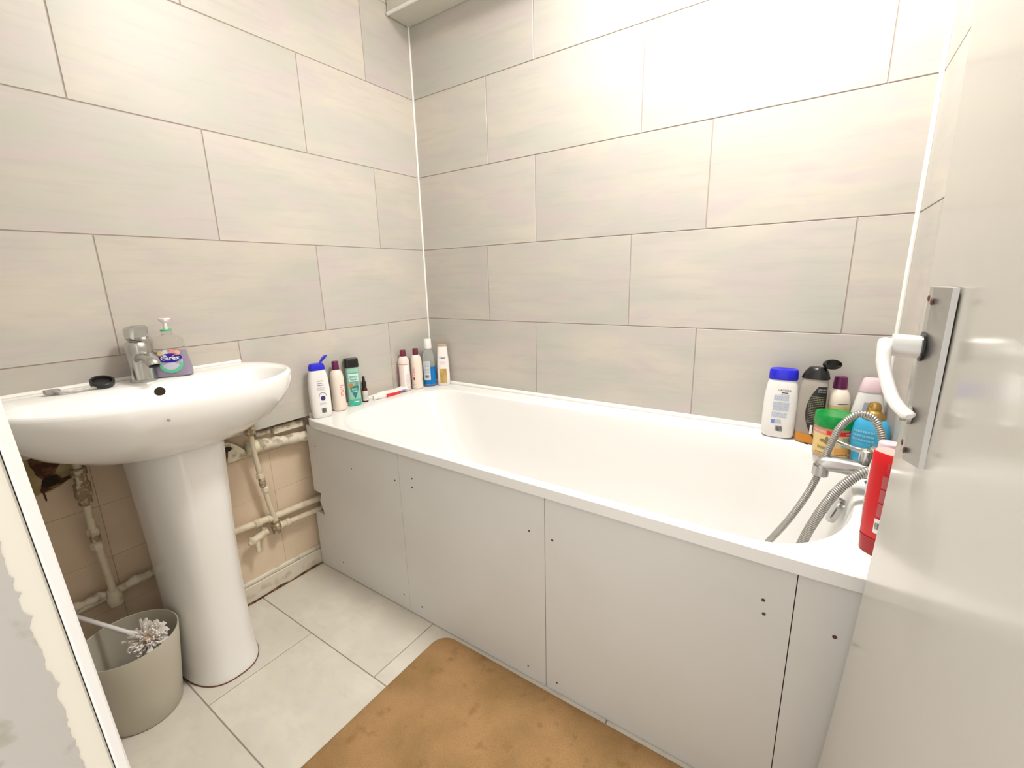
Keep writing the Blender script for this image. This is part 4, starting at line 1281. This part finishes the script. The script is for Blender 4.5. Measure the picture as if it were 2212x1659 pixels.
# --- 15 blue bottle with gold cap
b = thing('lotion_bottle', 'bright blue oval bottle with stepped gold cap behind the shower hose', 'bottle', on_rim(1.643, -0.170), math.radians(-18), ROW2)
B = Body([(0, 0.022, 0.0135, 2.4), (0.003, 0.0265, 0.0165, 2.4), (0.02, 0.0315, 0.020, 2.4), (0.055, 0.0375, 0.0235, 2.4), (0.085, 0.0385, 0.024, 2.4), (0.108, 0.0345, 0.022, 2.4), (0.120, 0.0270, 0.0185, 2.2), (0.124, 0.0215, 0.016, 2.2)])
B.build(b, mat('sky_blue_plastic', (0.055, 0.40, 0.66), 0.3))
loft('cap', [ring(0, 0, z, r, r * 0.85, 2.1, 40) for z, r in ((0.1225, 0.0235), (0.127, 0.0240), (0.136, 0.0210), (0.1405, 0.0155), (0.1435, 0.0135), (0.1475, 0.0142), (0.155, 0.0135), (0.1615, 0.0095), (0.1635, 0.004))], mat('gold_metal', (0.52, 0.33, 0.10), 0.28, 0.9), b)
B.lines(b, -0.030, 0.014, 0.062, 0.094, 3, mat('pale_cyan_print', (0.20, 0.52, 0.68), 0.5), 0.5, off=0.0010)
B.lines(b, -0.030, 0.012, 0.018, 0.056, 9, mat('deep_blue_print', (0.02, 0.30, 0.48), 0.5), 0.18, off=0.0010, seed=31)

# --- 16 white bottle just behind the red one
b = thing('conditioner_bottle', 'white bottle with lilac print almost hidden behind the red bottle', 'bottle', on_rim(1.643, -0.475), math.radians(-25), ROW2)
B = Body([(0, 0.020, 0.017, 2.4), (0.004, 0.0235, 0.0205, 2.4), (0.12, 0.0240, 0.0205, 2.4), (0.148, 0.0195, 0.017, 2.3), (0.152, 0.014, 0.013, 2)])
B.build(b, M_WPLAS)
cap_round(b, 0.151, 0.172, 0.0175, 0.0165, mat('lilac_cap', (0.70, 0.56, 0.62), 0.35))
B.text(b, 'silk', -0.014, 0.075, 0.016, M_PURPLE, vertical=True)
B.lines(b, -0.022, -0.006, 0.030, 0.060, 5, GREYINK, 0.3)

# --- 17 red bottle standing on its cap
RED = mat('red_bottle_plastic', (0.62, 0.008, 0.012), 0.35)
b = thing('conditioner_bottle', 'tall red bottle with dark red foot beside the open door', 'bottle', on_rim(1.636, -0.571), math.radians(-40), ROW2)
b.scale = (1.08, 1.08, 1.0)
B = Body([(0.030, 0.0225, 0.0165, 2.6), (0.034, 0.0235, 0.0180, 2.8), (0.10, 0.0240, 0.0180, 2.8), (0.160, 0.0235, 0.0175, 2.8), (0.186, 0.0230, 0.0170, 2.8), (0.1885, 0.0205, 0.0150, 2.8)])
B.build(b, RED)
loft('foot_cap', [ring(0, 0, 0.0, 0.0215, 0.0160, 2.6, 40), ring(0, 0, 0.003, 0.0225, 0.0170, 2.6, 40), ring(0, 0, 0.031, 0.0236, 0.0180, 2.8, 40)], mat('dark_red_plastic', (0.36, 0.006, 0.012), 0.2), b)
loft('top_highlight', [ring(0, 0, 0.1880, 0.0215, 0.0158, 2.8, 40), ring(0, 0, 0.1893, 0.0205, 0.0148, 2.8, 40)], mat('pink_highlight', (0.80, 0.42, 0.38), 0.4), b)  # highlight on the bottle's upper face painted in as a paler disc
DUSK = mat('dusky_red_panel', (0.46, 0.11, 0.12), 0.45)
for z0, z1 in ((0.128, 0.150), (0.102, 0.125), (0.076, 0.099)):
    B.patch(b, 0.004, 0.020, z0, z1, DUSK, 'text_panel')
B.lines(b, 0.008, 0.020, 0.155, 0.174, 5, DUSK, 0.4)
B.patch(b, 0.003, 0.020, 0.044, 0.071, WHITEINK, 'bar_panel')
B.bars(b, 0.005, 0.019, 0.052, 0.064, INK, off=0.0011)

# ------------------------------------------------------------------ ON THE WASHBASIN
DZ = 0.8493
b = thing('soap_dispenser', 'clear pump bottle of lilac hand soap with green collar on the basin', 'soap dispenser', (0.060, -1.044, DZ), math.radians(62))
b.scale = (1.06, 1.06, 1.06)
B = Body([(0, 0.036, 0.017, 3), (0.003, 0.0405, 0.020, 3.2), (0.020, 0.0410, 0.021, 3), (0.060, 0.0340, 0.020, 2.8), (0.080, 0.0315, 0.019, 2.8), (0.0955, 0.0300, 0.018, 2.6), (0.1035, 0.0230, 0.0155, 2.4), (0.107, 0.0125, 0.0115, 2), (0.118, 0.0110, 0.0110, 2)])
SOAPC = mat('clear_soap_plastic', (0.92, 0.90, 0.88), 0.06, trans=0.95, ior=1.12)
B.build(b, SOAPC)
L2 = Body([(z, rx - 0.0012, ry - 0.0012, n) for z, rx, ry, n in ((0.0015, 0.036, 0.017, 3), (0.004, 0.0405, 0.020, 3.2), (0.020, 0.0410, 0.021, 3), (0.0665, 0.0332, 0.0197, 2.8))])
L2.build(b, mat('lilac_soap', (0.40, 0.35, 0.50), 0.15), 'liquid')
cap_round(b, 0.117, 0.121, 0.0125, 0.0125, mat('green_collar', (0.04, 0.50, 0.20), 0.4), 'collar')
PUMP = mat('translucent_pump', (0.80, 0.74, 0.72), 0.3)
cap_round(b, 0.121, 0.138, 0.0045, 0.0045, PUMP, 'pump_stem', 16)
pmp = loft('pump_head', [ring(0.0, 0, z, rx, ry, 2.2, 24) for z, rx, ry in ((0.137, 0.005, 0.005), (0.141, 0.0095, 0.0075), (0.147, 0.0135, 0.0085), (0.149, 0.0125, 0.0078))], PUMP, b)
tube('pump_nozzle', [(0.0, 0, 0.144), (0.004, -0.014, 0.1445), (0.005, -0.019, 0.141)], lambda i: (0.0042, 0.0036, 0.003)[i], PUMP, pmp, N=10, world=False)
V, Fc = disc_geo(B, 0.0, 0.038, 0.0255, 0.0265, off=0.0006, N=32)
mesh('label', V, Fc, mat('lilac_label', (0.58, 0.56, 0.72), 0.4), b)
V, Fc = [], []
for i in range(21):
    a = PI + PI * i / 20
    for q in (1.0, 0.74):
        V.append(B.surf(0.0255 * q * math.cos(a), 0.038 + 0.0265 * (1.0 if q == 1.0 else 0.70) * math.sin(a), 0.0009))
mesh('green_crescent', V, [(2 * i, 2 * i + 1, 2 * i + 3, 2 * i + 2) for i in range(20)], mat('mint_green_print', (0.12, 0.56, 0.32), 0.4), b)
V, Fc = disc_geo(B, 0.0, 0.050, 0.0245, 0.0115, off=0.0011, N=32)
mesh('blue_oval', V, Fc, mat('deep_blue_oval', (0.012, 0.008, 0.32), 0.35), b)
B.text(b, 'Carex', 0.0, 0.0495, 0.0150, WHITEINK, bold=True, sx=1.05, off=0.0016)
for uu, cc in ((-0.018, (0.70, 0.55, 0.20)), (-0.008, (0.66, 0.64, 0.72)), (0.006, (0.78, 0.30, 0.26)), (0.016, (0.80, 0.42, 0.30))):
    V, Fc = disc_geo(B, uu, 0.0625, 0.0065, 0.0065 if abs(uu) > 0.01 else 0.009, off=0.0010, N=16)
    mesh('fruit_print', V, Fc, mat('soap_fruit_%d' % int(uu * 1000 + 50), cc, 0.4), b)

# basin mixer tap
TX, TY = 0.060, -1.113
b = thing('basin_mixer_tap', 'chrome mixer tap with short spout on the washbasin deck', 'tap', (TX, TY, DZ), math.radians(90))
b.scale = (1.12, 1.12, 1.0)
loft('tap_body', [ring(0, 0, z, r, r, 2, 32) for z, r in ((0, 0.0265), (0.004, 0.0265), (0.007, 0.0235), (0.03, 0.0225), (0.065, 0.0235), (0.088, 0.0245), (0.098, 0.023), (0.104, 0.0195))], M_CHROME, b)
sp = catmull([(0, -0.008, 0.058), (0, -0.035, 0.066), (0, -0.062, 0.066), (0, -0.078, 0.058), (0, -0.082, 0.050)], 5)
loft('spout', sweep_rings(sp, lambda i: 0.0165 - 0.0002 * i, 20, 0.85), M_CHROME, b)
lathe_axis('aerator', Vector((0, 0, 0)), Vector((0, 0, 1)), [(0, 0.0105), (0.005, 0.0105)], M_BLACK, b, 18, world=False)
ae = [o for o in b.children if o.name.startswith('aerator')][0]
ae.data.transform(Matrix.Translation((0, -0.0825, 0.0455)))
V, Fc = bevbox_geo(-0.017, 0.017, -0.040, 0.018, 0.106, 0.143, 0.006)
hd_ = fix_normals(mesh('lever_handle', V, Fc, M_CHROME, b))
for v in hd_.data.vertices:
    v.co.z += -0.25 * (v.co.y + 0.0) * 0.5
    if v.co.z < 0.118:
        v.co.y *= 0.8

# black ring lid and clear razor
b = thing('jar_lid', 'small black round lid lying open side up on the basin', 'lid', (0.060, -1.197, DZ + 0.0088), ry=math.radians(22))
loft('lid_rim', [ring(0, 0, z, r, r, 2, 40) for z, r in ((0.0, 0.0205), (0.001, 0.0235), (0.011, 0.0240), (0.0125, 0.0225), (0.0115, 0.0195), (0.004, 0.0185), (0.0035, 0.010))], mat('worn_black_plastic', (0.02, 0.02, 0.02), 0.4), b)
b = thing('razor', 'clear plastic razor lying on the basin beside the black lid', 'razor', (0.070, -1.245, DZ))
CLR2 = mat('clear_razor_plastic', (0.72, 0.70, 0.66), 0.12, trans=0.5, ior=1.3)
loft('handle', sweep_rings(catmull([(0.074, -1.195, DZ + 0.0055), (0.073, -1.225, DZ + 0.0055), (0.075, -1.255, DZ + 0.0050), (0.070, -1.274, DZ + 0.0065), (0.060, -1.283, DZ + 0.010)], 5), lambda i: 0.0042 + 0.0008 * math.sin(i * 2.2), 12, 0.8), CLR2, b, world=True)
box('razor_head', 0.045, 0.062, -1.300, -1.272, DZ + 0.003, DZ + 0.0135, mat('grey_razor_head', (0.34, 0.31, 0.30), 0.4), b, bev=0.002)

# ------------------------------------------------------------------ BATH MIXER AND HOSE
M_SPOUT = mat('dull_chrome', (0.52, 0.51, 0.49), 0.32, 1.0)
YT = -0.335
b = thing('bath_shower_mixer', 'chrome bath shower mixer on the tap end of the rim', 'tap', (1.655, YT, zrim(1.655, YT) + 0.0004))
zt = zrim(1.655, YT)
for yy in (YT - 0.060, YT + 0.060):
    lathe_axis('tap_pillar', (1.655, yy, zt), (1.655, yy, zt + 0.1), [(0, 0.019), (0.004, 0.019), (0.007, 0.0125), (0.035, 0.0125), (0.038, 0.015), (0.045, 0.015)], M_CHROME, b, 24)
    lathe_axis('tap_head', (1.655, yy, zt + 0.055), (1.655, yy, zt + 0.2), [(0, 0.014), (0.012, 0.0145), (0.016, 0.0185), (0.036, 0.0195), (0.040, 0.016)], M_CHROME, b, 20)
tube('mixer_body', [(1.655, YT - 0.075, zt + 0.050), (1.655, YT, zt + 0.052), (1.655, YT + 0.075, zt + 0.050)], 0.0155, M_CHROME, b, N=20)
spp = catmull([(1.652, YT, zt + 0.052), (1.615, YT, zt + 0.054), (1.575, YT, zt + 0.056), (1.555, YT, zt + 0.054), (1.5485, YT, zt + 0.046)], 5)
loft('spout', sweep_rings(spp, lambda i: 0.0178 if i < 17 else 0.0150, 22), M_SPOUT, b, world=True)
lathe_axis('spout_collar', (1.5495, YT, zt + 0.048), (1.5485, YT, zt + 0.018), [(0, 0.0162), (0.022, 0.0166), (0.024, 0.0140)], M_SPOUT, b, 22)
lathe_axis('diverter_knob', (1.625, YT, zt + 0.065), (1.626, YT, zt + 0.11), [(0, 0.008), (0.010, 0.008), (0.012, 0.0125), (0.034, 0.0125), (0.036, 0.010)], M_CHROME, b, 18)
tube('diverter_lever', [(1.626, YT, zt + 0.096), (1.600, YT + 0.012, zt + 0.097), (1.570, YT + 0.025, zt + 0.104)], lambda i: (0.0065, 0.005, 0.004)[i], M_CHROME, b, N=12)

h = thing('shower_hose', 'ribbed steel shower hose looping up over the mixer and down into the bath', 'hose', (1.60, YT, zt))


def rib_hose(name, ctrl, r, n, label=None):
    path = catmull(ctrl, n)
    # even spacing of the ribs
    P = [Vector(p) for p in path]
    d = [0]
    for a_, b_ in zip(P[:-1], P[1:]):
        d.append(d[-1] + (b_ - a_).length)
    pitch = 0.0046
    m_ = int(d[-1] / (pitch / 3))
    pts, j = [], 0
    for k in range(m_ + 1):
        t = d[-1] * k / m_
        while j < len(d) - 2 and d[j + 1] < t:
            j += 1
        pts.append(P[j].lerp(P[j + 1], (t - d[j]) / max(d[j + 1] - d[j], 1e-9)))
    rf = r if callable(r) else (lambda t: r)
    return tube(name, pts, lambda i: rf(i / m_) * (1.0, 1.0, 0.74)[i % 3], M_HOSE, h, N=14, auto=80, label=label)


rib_hose('hose_run', [(1.643, YT - 0.030, zt + 0.068), (1.615, YT - 0.050, zt + 0.062), (1.577, YT - 0.060, zt + 0.010), (1.545, YT - 0.060, zt - 0.075), (1.522, YT - 0.055, zt - 0.165), (1.49, YT - 0.04, zt - 0.28), (1.44, YT - 0.01, zt - 0.345), (1.40, YT + 0.03, zt - 0.350), (1.41, YT + 0.05, zt - 0.31), (1.462, YT + 0.018, zt - 0.19), (1.500, YT - 0.0, zt - 0.105), (1.530, YT + 0.0, zt - 0.030), (1.5455, YT + 0.004, zt + 0.022)], lambda t: 0.0102 if t < 0.5 else 0.0078, 14)
rib_hose('hose_loop', [(1.553, YT + 0.004, zt + 0.058), (1.560, YT + 0.004, zt + 0.095), (1.574, YT + 0.002, zt + 0.145), (1.600, YT, zt + 0.178), (1.628, YT, zt + 0.172), (1.646, YT - 0.006, zt + 0.135), (1.650, YT - 0.012, zt + 0.090), (1.651, YT - 0.012, zt + 0.065)], 0.0078, 12)
